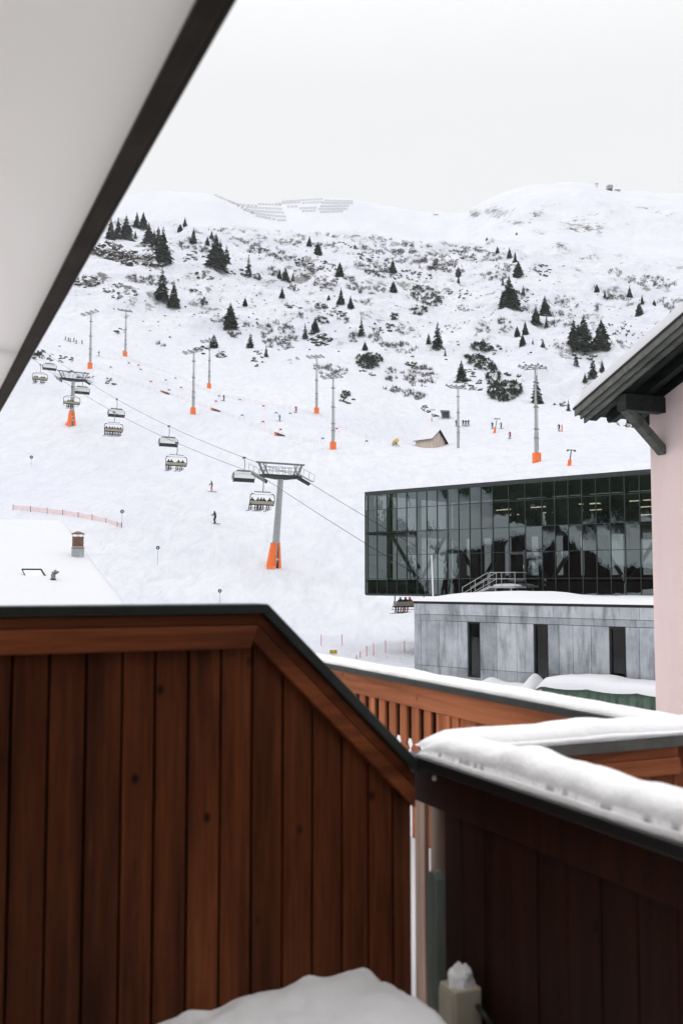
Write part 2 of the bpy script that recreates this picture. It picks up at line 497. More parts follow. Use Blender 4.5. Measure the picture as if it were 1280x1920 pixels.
FLOOR = -5.8
def tanel(px, py): return ray(px, py)[2]
def az_of(px): return math.degrees(math.atan((px - 640.0) / F / (CP + 0.0)))

# ground profile per picture column: (distance, picture height)
MID = {
 -330: [(40, 1360), (60, 1270), (80, 1190), (105, 1070), (130, 960), (165, 875), (200, 812), (225, 775), (252, 700), (290, 655), (340, 625), (400, 580), (460, 520), (520, 460), (590, 425)],
    0: [(40, 1360), (60, 1265), (80, 1180), (105, 1065), (130, 955), (165, 872), (200, 808), (225, 775), (252, 698), (290, 655), (340, 620), (400, 575), (460, 515), (520, 455), (590, 422)],
  200: [(40, 1362), (60, 1270), (80, 1190), (98, 1120), (113, 1050), (135, 950), (170, 872), (202, 798), (228, 752), (256, 694), (308, 658), (365, 592), (425, 535), (485, 482), (540, 440), (590, 424)],
  350: [(40, 1364), (60, 1272), (80, 1205), (98, 1145), (113, 1085), (140, 960), (175, 882), (205, 818), (228, 775), (262, 735), (310, 690), (365, 620), (425, 552), (485, 490), (540, 446), (590, 430)],
  513: [(40, 1366), (60, 1275), (80, 1225), (95, 1180), (108, 1115), (120, 1062), (150, 962), (180, 880), (212, 818), (240, 775), (290, 720), (345, 655), (405, 590), (465, 535), (525, 482), (590, 441)],
  640: [(40, 1368), (60, 1278), (80, 1230), (97, 1185), (112, 1115), (128, 1040), (155, 940), (180, 872), (200, 842), (238, 792), (280, 735), (330, 680), (395, 600), (455, 545), (525, 480), (600, 443)],
  800: [(40, 1370), (60, 1280), (80, 1232), (97, 1185), (112, 1105), (128, 1020), (155, 925), (182, 872), (215, 848), (242, 835), (268, 785), (320, 715), (385, 645), (445, 582), (515, 520), (600, 464)],
  950: [(40, 1370), (60, 1280), (80, 1232), (97, 1180), (112, 1090), (128, 990), (150, 905), (180, 862), (220, 825), (255, 785), (295, 740), (345, 690), (400, 620), (460, 560), (520, 515), (610, 462)],
 1050: [(40, 1370), (60, 1280), (80, 1232), (97, 1175), (112, 1070), (130, 960), (152, 872), (185, 845), (225, 806), (270, 768), (320, 720), (380, 650), (440, 590), (510, 530), (580, 490), (650, 462)],
 1200: [(40, 1370), (60, 1280), (80, 1232), (97, 1170), (112, 1060), (130, 950), (155, 865), (190, 832), (230, 805), (270, 765), (325, 715), (380, 655), (440, 600), (500, 560), (580, 515), (650, 485)],
 1320: [(40, 1370), (60, 1280), (80, 1232), (97, 1170), (112, 1060), (130, 950), (155, 865), (190, 830), (230, 800), (275, 750), (330, 695), (390, 640), (450, 590), (510, 555), (590, 515), (650, 490)],
 1620: [(40, 1370), (60, 1280), (80, 1232), (97, 1170), (112, 1060), (130, 950), (155, 865), (190, 830), (230, 800), (275, 750), (330, 695), (390, 640), (450, 590), (510, 555), (590, 515), (650, 490)],
}
CREST = [(-400, 410), (60, 400), (180, 385), (225, 373), (262, 363), (310, 359), (355, 361), (405, 367), (425, 378), (470, 386), (510, 385), (540, 377), (600, 372), (660, 375), (700, 382),
         (740, 390), (785, 398), (800, 402), (815, 398), (835, 398), (852, 404), (876, 400), (895, 388), (930, 371), (965, 357), (1000, 349), (1050, 344), (1085, 342), (1130, 347),
         (1160, 356), (1190, 360), (1222, 358), (1236, 362), (1300, 364), (1420, 372), (1700, 390)]
BACK = {  # azimuth: (distance, height above the valley floor is absolute z)
 -180: [(5, FLOOR), (150, FLOOR), (250, 5), (450, 70), (800, 190), (1250, 330), (1700, 250), (3200, 200)],
 -135: [(5, FLOOR), (110, FLOOR), (200, 12), (350, 65), (700, 210), (1250, 380), (1700, 250), (3200, 200)],
 -108: [(5, FLOOR), (85, FLOOR), (140, 4), (260, 50), (600, 195), (1250, 380), (1700, 250), (3200, 200)],
  -85: [(5, FLOOR), (80, FLOOR), (130, 2), (260, 48), (600, 190), (1250, 380), (1700, 250), (3200, 200)],
  -55: [(5, FLOOR), (70, FLOOR), (120, 4), (260, 60), (600, 185), (1250, 400), (1700, 250), (3200, 200)],
   55: [(5, FLOOR), (80, FLOOR), (140, 10), (260, 45), (600, 185), (1250, 400), (1700, 250), (3200, 200)],
   95: [(5, FLOOR), (100, FLOOR), (200, 10), (350, 60), (700, 190), (1250, 380), (1700, 250), (3200, 200)],
  140: [(5, FLOOR), (150, FLOOR), (250, 5), (450, 70), (800, 190), (1250, 330), (1700, 250), (3200, 200)],
  180: [(5, FLOOR), (150, FLOOR), (250, 5), (450, 70), (800, 190), (1250, 330), (1700, 250), (3200, 200)],
}
RG = np.concatenate([np.geomspace(4, 90, 46)[:-1], np.arange(90, 660, 1.75), np.arange(660, 1480, 8.0), np.geomspace(1480, 3200, 16)])
cx = np.array([p for p, _ in CREST], float); cyv = np.array([y for _, y in CREST], float)

def build_table(azq):
    cols = {}
    for px, lst in MID.items():
        a = az_of(px); ca = math.cos(R_(a))
        Rk = [4.0, 36.0]; zk = [FLOOR, FLOOR]
        for D, y in lst:
            z = tanel(px, y) * D * ca
            Rk.append(float(D)); zk.append(max(z, FLOOR))
        zz = pchip(Rk, zk, RG[RG <= Rk[-1]])
        # far part is filled in per azimuth later; keep the mid hill top as (R, y)
        full = np.full(len(RG), zz[-1]); full[:len(zz)] = zz
        cols[a] = (full, lst[-1])
    azs = sorted(cols); midz = pchip(azs, np.array([cols[a][0] for a in azs]), azq)
    topR = np.interp(azq, azs, [cols[a][1][0] for a in azs]); topy = np.interp(azq, azs, [cols[a][1][1] for a in azs])
    pxq = 640 + F * np.tan(np.radians(np.clip(azq, -40, 40))) * CP
    xs_ = np.arange(-450, 1750, 1.0); yy_ = pchip(cx, cyv, xs_); kk_ = np.exp(-0.5 * (np.arange(-40, 41) / 9.0) ** 2); kk_ /= kk_.sum()
    yy_ = np.convolve(np.pad(yy_, 40, mode='edge'), kk_, 'valid'); ycr = np.interp(pxq, xs_, yy_)
    ker = np.ones(3) / 3
    front = np.zeros((len(azq), len(RG)))
    for i, a in enumerate(azq):
        if abs(a) > 42: continue
        ca = math.cos(R_(a)); px = pxq[i]
        R0 = topR[i]; z0 = float(np.interp(R0, RG, midz[i]))
        Rc = 1250.0; zc = tanel(px, ycr[i]) * Rc * ca
        right = float(sst(820, 1010, np.array(px)))
        yd = topy[i] + 14 * (1 - right) - 22 * right
        Rd = R0 + 110; zd = tanel(px, yd) * Rd * ca
        # a hollow behind the hill, then the far slope
        Rm = 980.0; zm = zd + (zc - zd) * (0.40 + 0.06 * right)
        Rk = [R0, Rd, Rm, Rc, 1420.0, 3200.0]; zk = [z0, zd, zm, zc, zc - 25, zc - 160]
        sel = RG > R0
        row = midz[i].copy(); row[sel] = pchip(Rk, [z_ / r_ for z_, r_ in zip(zk, Rk)], RG[sel]) * RG[sel]
        front[i] = row
    # smooth creases along the distance
    for _ in range(3):
        f2 = front.copy(); f2[:, 1:-1] = (front[:, :-2] + 2 * front[:, 1:-1] + front[:, 2:]) / 4
        s = (RG > 45) & (RG < 1150); front[:, s] = f2[:, s]
    baz = sorted(BACK); bz = np.array([pchip([r for r, _ in BACK[b]], [z for _, z in BACK[b]], RG) for b in baz])
    back = pchip(baz, bz, azq)
    w = 1 - sst(30, 42, np.abs(azq))[:, None]
    return front * w + back * (1 - w)

fpx = np.arange(-300, 1500, 2.9)
faz = np.degrees(np.arctan((fpx - 640) / F / CP))
baz_ = np.concatenate([np.linspace(-180, faz[0], 100)[:-1], faz, np.linspace(faz[-1], 180, 100)[1:]])
AZ = baz_
ZT = build_table(AZ)
azr = np.radians(AZ)[:, None]
XX = np.sin(azr) * RG[None, :]; YY = np.cos(azr) * RG[None, :]
PXG = (640 + F * np.tan(np.radians(np.clip(AZ, -50, 50))) * CP)[:, None]
RR = np.broadcast_to(RG[None, :], XX.shape)
inner = 335 - 75 * sst(880, 1050, PXG) + 0 * PXG
rocky = sst(inner - 35, inner + 70, RR) * (1 - 0.8 * sst(600, 690, RR))
farm = sst(700, 860, RR)
peak = sst(830, 960, PXG) * farm
front_w = 1 - sst(30, 45, np.abs(AZ))[:, None]
zn = rocky * front_w * (5.6 * ridged(XX / 46, YY / 62, 4) + 2.8 * fbm(XX / 17, YY / 20, 5) - 4.0)
zn = zn + farm * front_w * (2.2 * fbm(XX / 120, YY / 120, 4))
zn = zn + peak * (1 - sst(950, 1120, RR)) * 9.0 * (ridged(XX / 80 + 3, YY / 150, 5) - 0.9)
zn = zn + (1 - rocky) * (1 - farm) * sst(70, 120, RR) * (0.9 * fbm(XX / 26, YY / 34, 4))
zn = zn + (1 - front_w) * sst(120, 260, RR) * 5 * fbm(XX / 60, YY / 60, 5)
zn = zn + 0.12 * fbm(XX / 6, YY / 6, 3) * sst(12, 40, RR)
ZT = ZT + zn
rockattr = np.clip(rocky * front_w * 0.75 + peak * 0.75 * (1 - sst(1120, 1240, RR)) + farm * 0.12 + (1 - front_w) * sst(150, 260, RR) * 0.6, 0, 1)

CRAGS = [(208, 471, 30, 14), (270, 490, 34, 15), (290, 464, 16, 9), (230, 487, 20, 10), (161, 528, 22, 10), (225, 545, 27, 10), (1015, 436, 30, 9), (1100, 424, 40, 15), (1060, 455, 16, 8), (985, 418, 22, 9), (1010, 400, 14, 8), (1208, 389, 18, 3), (1246, 400, 16, 6), (895, 400, 12, 6), (930, 395, 20, 8), (820, 402, 12, 5), (632, 583, 20, 6), (598, 637, 14, 9)]
ELV = ZT / RR / np.cos(azr)
PYG = 960 - F * (ELV * CP - SP) / (CP + ELV * SP)
crag = np.zeros_like(ZT)
for ex_, ey_, ea_, eb_ in CRAGS:
    crag = np.maximum(crag, np.exp(-0.8 * (((PXG - ex_) / ea_) ** 2 + ((PYG - ey_) / eb_) ** 2)))
crag = crag * front_w * sst(200, 260, RR)
# picture-to-ground lookup
ELEV = ZT / RG[None, :]
fi0 = int(np.searchsorted(AZ, faz[0])); fi1 = int(np.searchsorted(AZ, faz[-1]))
EMAX = np.maximum.accumulate(np.where(RG[None, :] < 38, -9, ELEV), axis=1)
def hit(px, py):
    """where the ray of a pixel meets the ground"""
    d = ray(px, py); a = math.degrees(math.atan2(d[0], 1.0)); e = d[2] / math.hypot(d[0], 1.0)
    i = min(max(int(np.searchsorted(AZ, a)), 1), len(AZ) - 1)
    wv = (a - AZ[i - 1]) / (AZ[i] - AZ[i - 1])
    out = 0.0
    for ii, ww in ((i - 1, 1 - wv), (i, wv)):
        row = EMAX[ii]; k = int(np.searchsorted(row, e))
        if k >= len(RG): k = len(RG) - 1; r = RG[k]
        elif k == 0: r = RG[0]
        else:
            e0, e1 = row[k - 1], row[k]
            r = RG[k - 1] + (RG[k] - RG[k - 1]) * (e - e0) / max(e1 - e0, 1e-9)
        out += ww * r
    ar = math.radians(a)
    return Vector((math.sin(ar) * out, math.cos(ar) * out, e * out))
def ground(x, y):
    r = math.hypot(x, y); a = math.degrees(math.atan2(x, y))
    i = min(max(int(np.searchsorted(AZ, a)), 1), len(AZ) - 1); wa = (a - AZ[i - 1]) / (AZ[i] - AZ[i - 1])
    k = min(max(int(np.searchsorted(RG, r)), 1), len(RG) - 1); wr = (r - RG[k - 1]) / (RG[k] - RG[k - 1])
    z = ZT[i - 1:i + 1, k - 1:k + 1]
    return float((z[0, 0] * (1 - wr) + z[0, 1] * wr) * (1 - wa) + (z[1, 0] * (1 - wr) + z[1, 1] * wr) * wa)

def make_terrain():
    na, nr = XX.shape
    co = np.stack([XX, YY, ZT], axis=-1).reshape(-1, 3)
    co = np.concatenate([co, [[0, 0, FLOOR]]])
    i, j = np.meshgrid(np.arange(na - 1), np.arange(nr - 1), indexing='ij')
    a = i * nr + j
    q = np.stack([a, a + 1, a + nr + 1, a + nr], axis=-1).reshape(-1, 4)
    me = bpy.data.meshes.new('snowy_mountain_ground')
    tri = np.stack([np.full(na - 1, na * nr), np.arange(na - 1) * nr, (np.arange(na - 1) + 1) * nr], axis=-1)
    me.vertices.add(len(co)); me.vertices.foreach_set('co', co.ravel())
    nl = q.size + tri.size
    me.loops.add(nl); me.loops.foreach_set('vertex_index', np.concatenate([q.ravel(), tri.ravel()]).astype(np.int32))
    me.polygons.add(len(q) + len(tri))
    ls = np.concatenate([np.arange(len(q)) * 4, len(q) * 4 + np.arange(len(tri)) * 3])
    me.polygons.foreach_set('loop_start', ls.astype(np.int32))
    me.update(calc_edges=True); me.validate()
    me.polygons.foreach_set('use_smooth', np.ones(len(me.polygons), bool))
    at = me.attributes.new('rocky', 'FLOAT', 'POINT')
    at.data.foreach_set('value', np.concatenate([rockattr.ravel(), [0]]).astype(np.float32))
    at = me.attributes.new('crag', 'FLOAT', 'POINT')
    at.data.foreach_set('value', np.concatenate([crag.ravel(), [0]]).astype(np.float32))
    me.materials.append(M['terrain'])
    o = bpy.data.objects.new('snowy_hillside', me); COL.objects.link(o)
    tag(o, 'snow covered valley floor, ski piste and rocky mountainside', None, None, 'structure')
    return o
make_terrain()

# ------------------------------------------------------------------ our balcony (local axes: x = v outward, y = u along the railing, z up)
BF = -1.65          # balcony floor
def town(name, label=None, cat=None, loc=(0, 0, 0), group=None):
    return empty(name, loc, TA, label, cat, group)

def snow_strip(name, p0, p1, width, h, label, parent_rot=TA, seed=0, ledge=0.02, nl=150, nc=16, mat=None, wav=1.0, group=None, ends=(1, 1)):
    """snow lying along a rail from p0 to p1 (town coordinates v,u,z): thin icy ledge below, bulging body above"""
    p0 = Vector(p0); p1 = Vector(p1); L = (p1 - p0).length; d = (p1 - p0) / L
    s = Vector((0, 0, 1)).cross(d).normalized()
    pts = []
    for i in range(nl + 1):
        t = i / nl; x = t * L
        e = 1.0
        if ends[0]: e *= min(1.0, (x / (h * 1.3)) ** 0.5 if x > 0 else 0)
        if ends[1]: e *= min(1.0, ((L - x) / (h * 1.3)) ** 0.5 if x < L else 0)
        e = max(e, 0.02)
        hh = h * (0.82 + wav * (0.3 * mnoise.noise(Vector((x * 2.3, seed, 0))) + 0.16 * mnoise.noise(Vector((x * 7, seed, 3)))))
        wl = width * 0.5 * (0.97 + 0.05 * mnoise.noise(Vector((x * 6, seed + 5, 0))))
        row = []
        prof = [(-1.0, 0.0), (-1.03, ledge * 0.6 / h), (-0.97, ledge / h * 1.1), (-0.86, ledge / h * 1.25)]
        for k in range(nc + 1):
            a = math.pi * (1 - k / nc)
            c = math.cos(a); sn = math.sin(a)
            ex_ = 0.62 if c > 0 else 0.62 + 0.5 * min(1, -c * 1.6)
            prof.append((0.9 * math.copysign(abs(c) ** (0.75 if c > 0 else 0.95), c), 0.17 + 0.83 * sn ** ex_))
        prof += [(0.9, ledge / h), (1.0, ledge / h), (1.0, 0.0)]
        for c, zz in prof:
            q = p0 + d * x + s * (c * wl) + Vector((0, 0, zz * hh * e))
            nv = Vector((q.x * 16, q.y * 16, q.z * 16 + seed))
            q += Vector((s.x, s.y, 0.7)) * (0.004 * mnoise.noise(nv * 0.3) + 0.0011 * mnoise.noise(nv * 1.7) + 0.0012 * mnoise.noise(nv * 4.5)) * e * (1 if zz > 0.01 else 0)
            row.append(q)
        pts.append(row)
    o = grid_obj(name, pts, mat or M['snow_near'])
    # close the two ends
    me = o.data
    o.rotation_euler = (0, 0, parent_rot)
    tag(o, label, 'snow', group)
    return o

# --- partition between the balconies
UP = 2.97
A = at_u(-260, 1135.5, UP); B = at_u(494, 1131.5, UP); Cc = at_u(772, 1422, UP)
kv, kz = B[0], B[2]
ev, ez = Cc[0], Cc[2]
lv = -0.75
top = [(lv, kz), (kv, kz), (ev, ez)]
def off(d):
    dx, dz = ev - kv, ez - kz; L = math.hypot(dx, dz); tx, tz = dx / L, dz / L
    nx, nz = tz, -tx            # inward (down-left) normal
    if nz > 0: nx, nz = -nx, -nz
    # miter at the knee between horizontal (normal (0,-1)) and slope
    kx = kv + nx * d * 0 + d * ((1 + tz * 0) and (math.tan(math.atan2(-tz, tx) / 2) * -1))
    ex, ezz = ev + nx * d, ez + nz * d
    # bring the lower end back to x = ev
    k = (ev - ex) / tx
    return [(lv, kz - d), (kx, kz - d), (ev, ezz + tz * k)]
def band(mb, d0, d1, y0, y1, parts=(0, 1)):
    a = off(d0); b = off(d1)
    if 0 in parts: mb.prism([a[0], a[1], b[1], b[0]], y0, y1)
    if 1 in parts: mb.prism([a[1], a[2], b[2], b[1]], y0, y1)
    return mb
root = town('balcony_partition', 'dark red-brown plank privacy screen with a sloping shoulder, filling the lower left foreground', 'partition')
capm = MB(); band(capm, 0.0, 0.03, UP - 0.045, UP + 0.08)
capm.build('metal_cap', M['cap'], root, bevel=0.004)
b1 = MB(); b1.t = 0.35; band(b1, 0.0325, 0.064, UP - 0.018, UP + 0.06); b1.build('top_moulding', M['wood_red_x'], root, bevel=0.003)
b2 = MB(); b2.t = 0.85
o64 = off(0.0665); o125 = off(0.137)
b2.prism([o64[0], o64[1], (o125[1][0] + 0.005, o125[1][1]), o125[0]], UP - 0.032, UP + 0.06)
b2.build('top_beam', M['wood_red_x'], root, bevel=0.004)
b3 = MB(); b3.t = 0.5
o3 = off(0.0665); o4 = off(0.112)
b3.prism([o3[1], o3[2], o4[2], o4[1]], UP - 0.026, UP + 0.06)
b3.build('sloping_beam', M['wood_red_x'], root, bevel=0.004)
pxs = [-120, -52, 20, 90, 160, 228, 290, 352, 413, 472, 530, 586, 641, 690, 735, 771]
vs_ = [at_u(p, 1400, UP)[0] for p in pxs]
sh = off(0.105); flat = off(0.13)[0][1]
def toplim(x):
    if x <= sh[1][0]: zs = 9
    else: zs = sh[1][1] + (x - sh[1][0]) * (sh[2][1] - sh[1][1]) / (sh[2][0] - sh[1][0])
    return min(flat, zs)
pm = MB()
xs = [lv, lv + 0.13, lv + 0.26] + [v for v in vs_ if v > lv + 0.36]
for i in range(len(xs) - 1):
    a = xs[i] + 0.0035; b = min(xs[i + 1], ev) - 0.0035
    pm.t = random.random()
    kx = sh[1][0]
    poly = [(a, BF), (b, BF), (b, toplim(b))]
    xc_ = kv  # crossing between beam bottom and slope
    xcross = sh[1][0] + (flat - sh[1][1]) * (sh[2][0] - sh[1][0]) / (sh[2][1] - sh[1][1])
    if a < xcross < b: poly.append((xcross, flat))
    poly.append((a, toplim(a)))
    yj = random.uniform(-0.002, 0.002)
    pm.prism(poly, UP + yj, UP + 0.024)
pm.build('plank_panel', M['wood_red'], root, bevel=0.003)
bk = MB(); bk.t = 0.3
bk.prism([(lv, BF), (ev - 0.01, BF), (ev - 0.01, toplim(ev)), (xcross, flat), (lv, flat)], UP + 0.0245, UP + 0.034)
bk.build('backing_board', M['wood_deep_shaded'], root)

# --- our railing
VR = 1.63
RZ = at_v(785, 1413, VR)[2]
uE = UP - 0.05
root = town('balcony_railing', 'very dark brown panelled balcony railing under a thick snow cap, right foreground', 'railing')
mb = MB(); mb.box2((VR - 0.035, -0.9, RZ - 0.035), (VR + 0.20, UP + 0.075, RZ)); mb.build('rail_cap', M['black'], root, bevel=0.004)
mb = MB(); mb.t = 0.4; mb.box2((VR, -0.9, RZ - 0.16), (VR + 0.07, UP + 0.065, RZ - 0.0355)); mb.build('top_beam', M['wood_deep_shaded'], root, bevel=0.004)
ug = at_v(826, 1700, VR)[1]
mb = MB()
u = -0.9
while u < ug - 0.02:
    u2 = min(u + 0.135, ug); mb.t = random.random()
    yj = random.uniform(0, 0.003)
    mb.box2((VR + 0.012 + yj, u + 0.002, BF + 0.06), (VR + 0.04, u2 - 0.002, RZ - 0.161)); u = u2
mb.build('plank_panel', M['wood_deep_shaded'], root, bevel=0.002)
mb = MB(); mb.t = 0.4; mb.box2((VR - 0.005, -0.9, BF + 0.04), (VR + 0.011, uE - 0.05, BF + 0.16)); mb.build('bottom_rail', M['wood_deep_shaded'], root, bevel=0.003)
mb = MB()
bo = at_v(773, 1443, VR)
mb.lathe([(0.002, -0.004), (0.009, 0.0), (0.008, 0.006), (0.003, 0.010)], n=12)
bolt = mb.build('bolt', M['white'], root, smooth=True); bolt.rotation_euler = (0, -math.pi / 2, 0); bolt.location = (VR - 0.002, uE - 0.04, bo[2])
snow_strip('rail_snow', (VR + 0.085, -0.9, RZ), (VR + 0.085, UP + 0.015, RZ), 0.215, 0.102, 'long thick pillow of snow on the dark railing in the right foreground', seed=2, nl=520, nc=22, wav=0.9, ends=(0, 1))

# things in the gap at the corner
g = town('drainpipe', 'pale brown round downpipe in the gap beside the dark railing', 'pipe')
a = at_v(821, 1500, VR + 0.16)
mb = MB(); mb.tube((VR + 0.16, a[1], BF - 1.0), (VR + 0.16, a[1], RZ - 0.10), 0.028, n=20); mb.build('pipe', M['pipe_brown'], g, smooth=True)
mb = MB(); mb.tube((VR + 0.16, a[1], BF + 0.5), (VR + 0.16, a[1], BF + 0.56), 0.036, n=20); mb.build('pipe_clamp', M['steel_mid'], g, smooth=False)
a = at_v(776.5, 1500, VR + 0.12); a2 = at_v(795, 1500, VR + 0.12)
mb = MB(); mb.t = 0.6; mb.box2((VR + 0.12, a2[1], BF - 0.02), (VR + 0.14, a[1], RZ - 0.06))
o = mb.build('wooden_post', M['wood_pale'], None, bevel=0.004); o.rotation_euler = (0, 0, TA)
tag(o, 'slim pale pinkish timber post seen through the corner gap', 'post')
a0 = at_v(799, 1640, VR - 0.05); a1 = at_v(817, 1640, VR - 0.05)
mb = MB(); mb.t = 0.6
ua, ub = a1[1], a0[1]; zt = a0[2]
mb.prismx([(ua, BF), (ub, BF), (ub, zt - 0.012), (ub - 0.02, zt + 0.018), (ua + 0.015, zt + 0.018), (ua, zt)], VR - 0.05, VR - 0.018)
o = mb.build('timber_stake', M['greenpost'], None, bevel=0.003); o.rotation_euler = (0, 0, TA)
tag(o, 'short grey-green timber stake with sloping top standing in the balcony corner', 'post')
# socket box
g = town('socket_box', 'small beige electrical socket box on the dark railing with snow on top', 'socket')
s0 = at_v(826, 1832, VR - 0.09); s1 = at_v(886, 1832, VR - 0.02)
um = (s0[1] + s1[1]) / 2
z0 = at_v(830, 1832, VR - 0.07)[2]
mb = MB(); mb.box2((VR - 0.095, um - 0.055, z0 - 0.145), (VR - 0.001, um + 0.04, z0)); mb.build('housing', M['beige_box'], g, bevel=0.008)
mb = MB(); mb.box2((VR - 0.1, um - 0.048, z0 - 0.138), (VR - 0.0955, um + 0.033, z0 - 0.012)); mb.build('lid', M['beige_box'], g, bevel=0.004)
mb = MB(); mb.path([Vector((VR - 0.02, um - 0.058, z0 - 0.05)), Vector((VR - 0.02, um - 0.12, z0 - 0.07)), Vector((VR - 0.012, um - 0.2, z0 - 0.14)), Vector((VR - 0.012, um - 0.28, BF + 0.1))], 0.008, 8)
mb.build('cable', M['cap'], g, smooth=True)
def snow_lump(name, c, r, seed, label, rz=TA, mat=None, nz_=0.25, group=None, n=20, nscale=2.2):
    pts = []
    for i in range(n * 2 + 1):
        row = []
        for j in range(n + 1):
            th = math.pi / 2 * j / n; ph = 2 * math.pi * i / (2 * n)
            dv = Vector((math.cos(ph) * math.sin(th), math.sin(ph) * math.sin(th), math.cos(th)))
            k = 1 + nz_ * mnoise.fractal(Vector((dv.x * nscale + seed, dv.y * nscale, dv.z * nscale)), 1.0, 2.0, 4)
            row.append((dv.x * r[0] * k, dv.y * r[1] * k, dv.z ** 0.8 * r[2] * k if dv.z > 0 else 0))
        pts.append(row)
    o = grid_obj(name, pts, mat or M['snow_near']); o.location = c; o.rotation_euler = (0, 0, rz)
    return tag(o, label, 'snow', group)
snow_lump('snow_clump', W(VR - 0.05, um - 0.012, z0 - 0.002), (0.040, 0.036, 0.060), 6.3, 'small leaning clump of snow on top of the beige socket box', nz_=0.22)

# snow drifted on our balcony floor in the corner
pts = []
nx, ny = 110, 180
for i in range(nx + 1):
    v = -0.2 + (VR + 0.01 + 0.2) * i / nx; row = []
    for j in range(ny + 1):
        u = -0.5 + (UP - 0.003 + 0.5) * j / ny
        h = 0.10 + 0.05 * float(sst(0.6, 1.4, v)) + 0.26 * float(sst(0.0, 0.62, v + 0.25 * (u - UP) + 0.1 * mnoise.noise(Vector((u * 3, v * 3, 2)))))
        h -= 0.26 * float(sst(1.43, 1.66, v + 0.10 * (u - UP + 0.25)))
        h *= 1 - float(sst(0.5, 1.4, UP - u)) * 0.9
        h += 0.02 * mnoise.fractal(Vector((v * 5, u * 5, 1)), 1.0, 2.0, 4) + 0.009 * mnoise.noise(Vector((v * 18, u * 18, 4)))
        if u > UP - 0.06: h += 0.022 * mnoise.noise(Vector((v * 9, 2, 7))) * (u - UP + 0.06) / 0.06
        h = max(h, 0.05)
        h *= float(sst(1.2, 2.4, u))
        row.append((v, u, BF + max(h, 0.004)))
    pts.append(row)
o = grid_obj('floor_snow', pts, M['snow_near']); o.rotation_euler = (0, 0, TA)
tag(o, 'heap of clean snow drifted against the dark plank screen on the balcony floor', 'snow')

EZ_ = 1.0
# floor slab, house wall and roof of our own hotel
mb = MB(); mb.box2((-0.755, -2.5, BF - 0.22), (VR + 0.08, UP + 0.03, BF - 0.001)); 
o = mb.build('balcony_floor', M['wood_deep_shaded'], None); o.rotation_euler = (0, 0, TA); tag(o, None, None, None, 'structure')
root = town('hotel_building', 'plastered hotel with an added unseen dark timber wing behind the snowy balconies', 'building')
mb = MB()
mb.box2((-1.59, -2.59, FLOOR - 0.5), (-0.76, -2.2, 3.0)); mb.box2((-1.6, -0.4, FLOOR - 0.5), (-0.76, 3.0, 3.0))
mb.box2((-1.6, -2.2, FLOOR - 0.5), (-0.76, -0.4, BF)); mb.box2((-1.6, -2.2, 0.75), (-0.76, -0.4, 3.0))
mb.build('wall', M['plaster'], root)
mb = MB(); mb.box2((-1.6, -9.0, FLOOR - 0.5), (6.0, -2.6, 4.2)); mb.build('sky_blocker', M['wood_deep_shaded'], root)  # added unseen block that cuts off sky light to darken the plank screen
mb = MB(); mb.box2((-2.9, 3.001, FLOOR - 0.5), (-1.9, 14.0, 1.7)); mb.build('unseen_plastered_wall', M['plaster'], root)  # unseen, set back and kept low so more light reaches the neighbour's railing
mb = MB(); mb.box2((-1.2, -2.2, BF), (-1.15, -0.4, 0.75)); mb.build('balcony_door', M['black'], root)

root = town('balcony_overhang', 'white overhang with a dark edge bar slanting across the upper left corner, out of focus', 'overhang')
v0 = at_u(435, 0, 1.0)
def eave_edge(px, py, z):
    d = ray(px, py); Y = z / d[2]
    return (d[0] * VX + VY) * Y
EZ = 1.0
pa_, pb_ = ray(434, 0), ray(1, 768)
pa_ = Vector((pa_[0], 1.0)) * (EZ / pa_[2]); pb_ = Vector((pb_[0], 1.0)) * (EZ / pb_[2])
EA = math.atan2(-(pb_.x - pa_.x), pb_.y - pa_.y)
root.rotation_euler = (0, 0, EA)
ve = pa_.x * math.cos(EA) + pa_.y * math.sin(EA) + 0.012
vi = ve - 0.062
pts = [[(-0.755 + (vi + 0.012 + 0.755) * j / 12, -3.0 + 9.6 * i / 40, EZ + 0.022 + 0.03 * (1 - (j / 12)) + 0.012 * math.sin(math.pi * j / 12)) for j in range(13)] for i in range(41)]
grid_obj('white_sheet', pts, M['fabric'], root)
mb = MB(); mb.box2((vi, -3.0, EZ - 0.002), (ve - 0.016, 6.6, EZ + 0.0215)); mb.build('edge_trim', M['trim'], root, bevel=0.006)
mb = MB(); mb.box2((ve - 0.0155, -3.0, EZ + 0.004), (ve, 6.6, EZ + 0.20)); mb.build('drip_edge', M['trim'], root, bevel=0.004)
mb = MB()
for uu in (-1.6, 0.0, 1.2, 4.6, 6.3):
    mb = MB(); mb.box2((-0.755, uu, EZ + 0.09), (vi - 0.01, uu + 0.05, EZ + 0.14)); mb.build('support_arm', M['cap'], root)

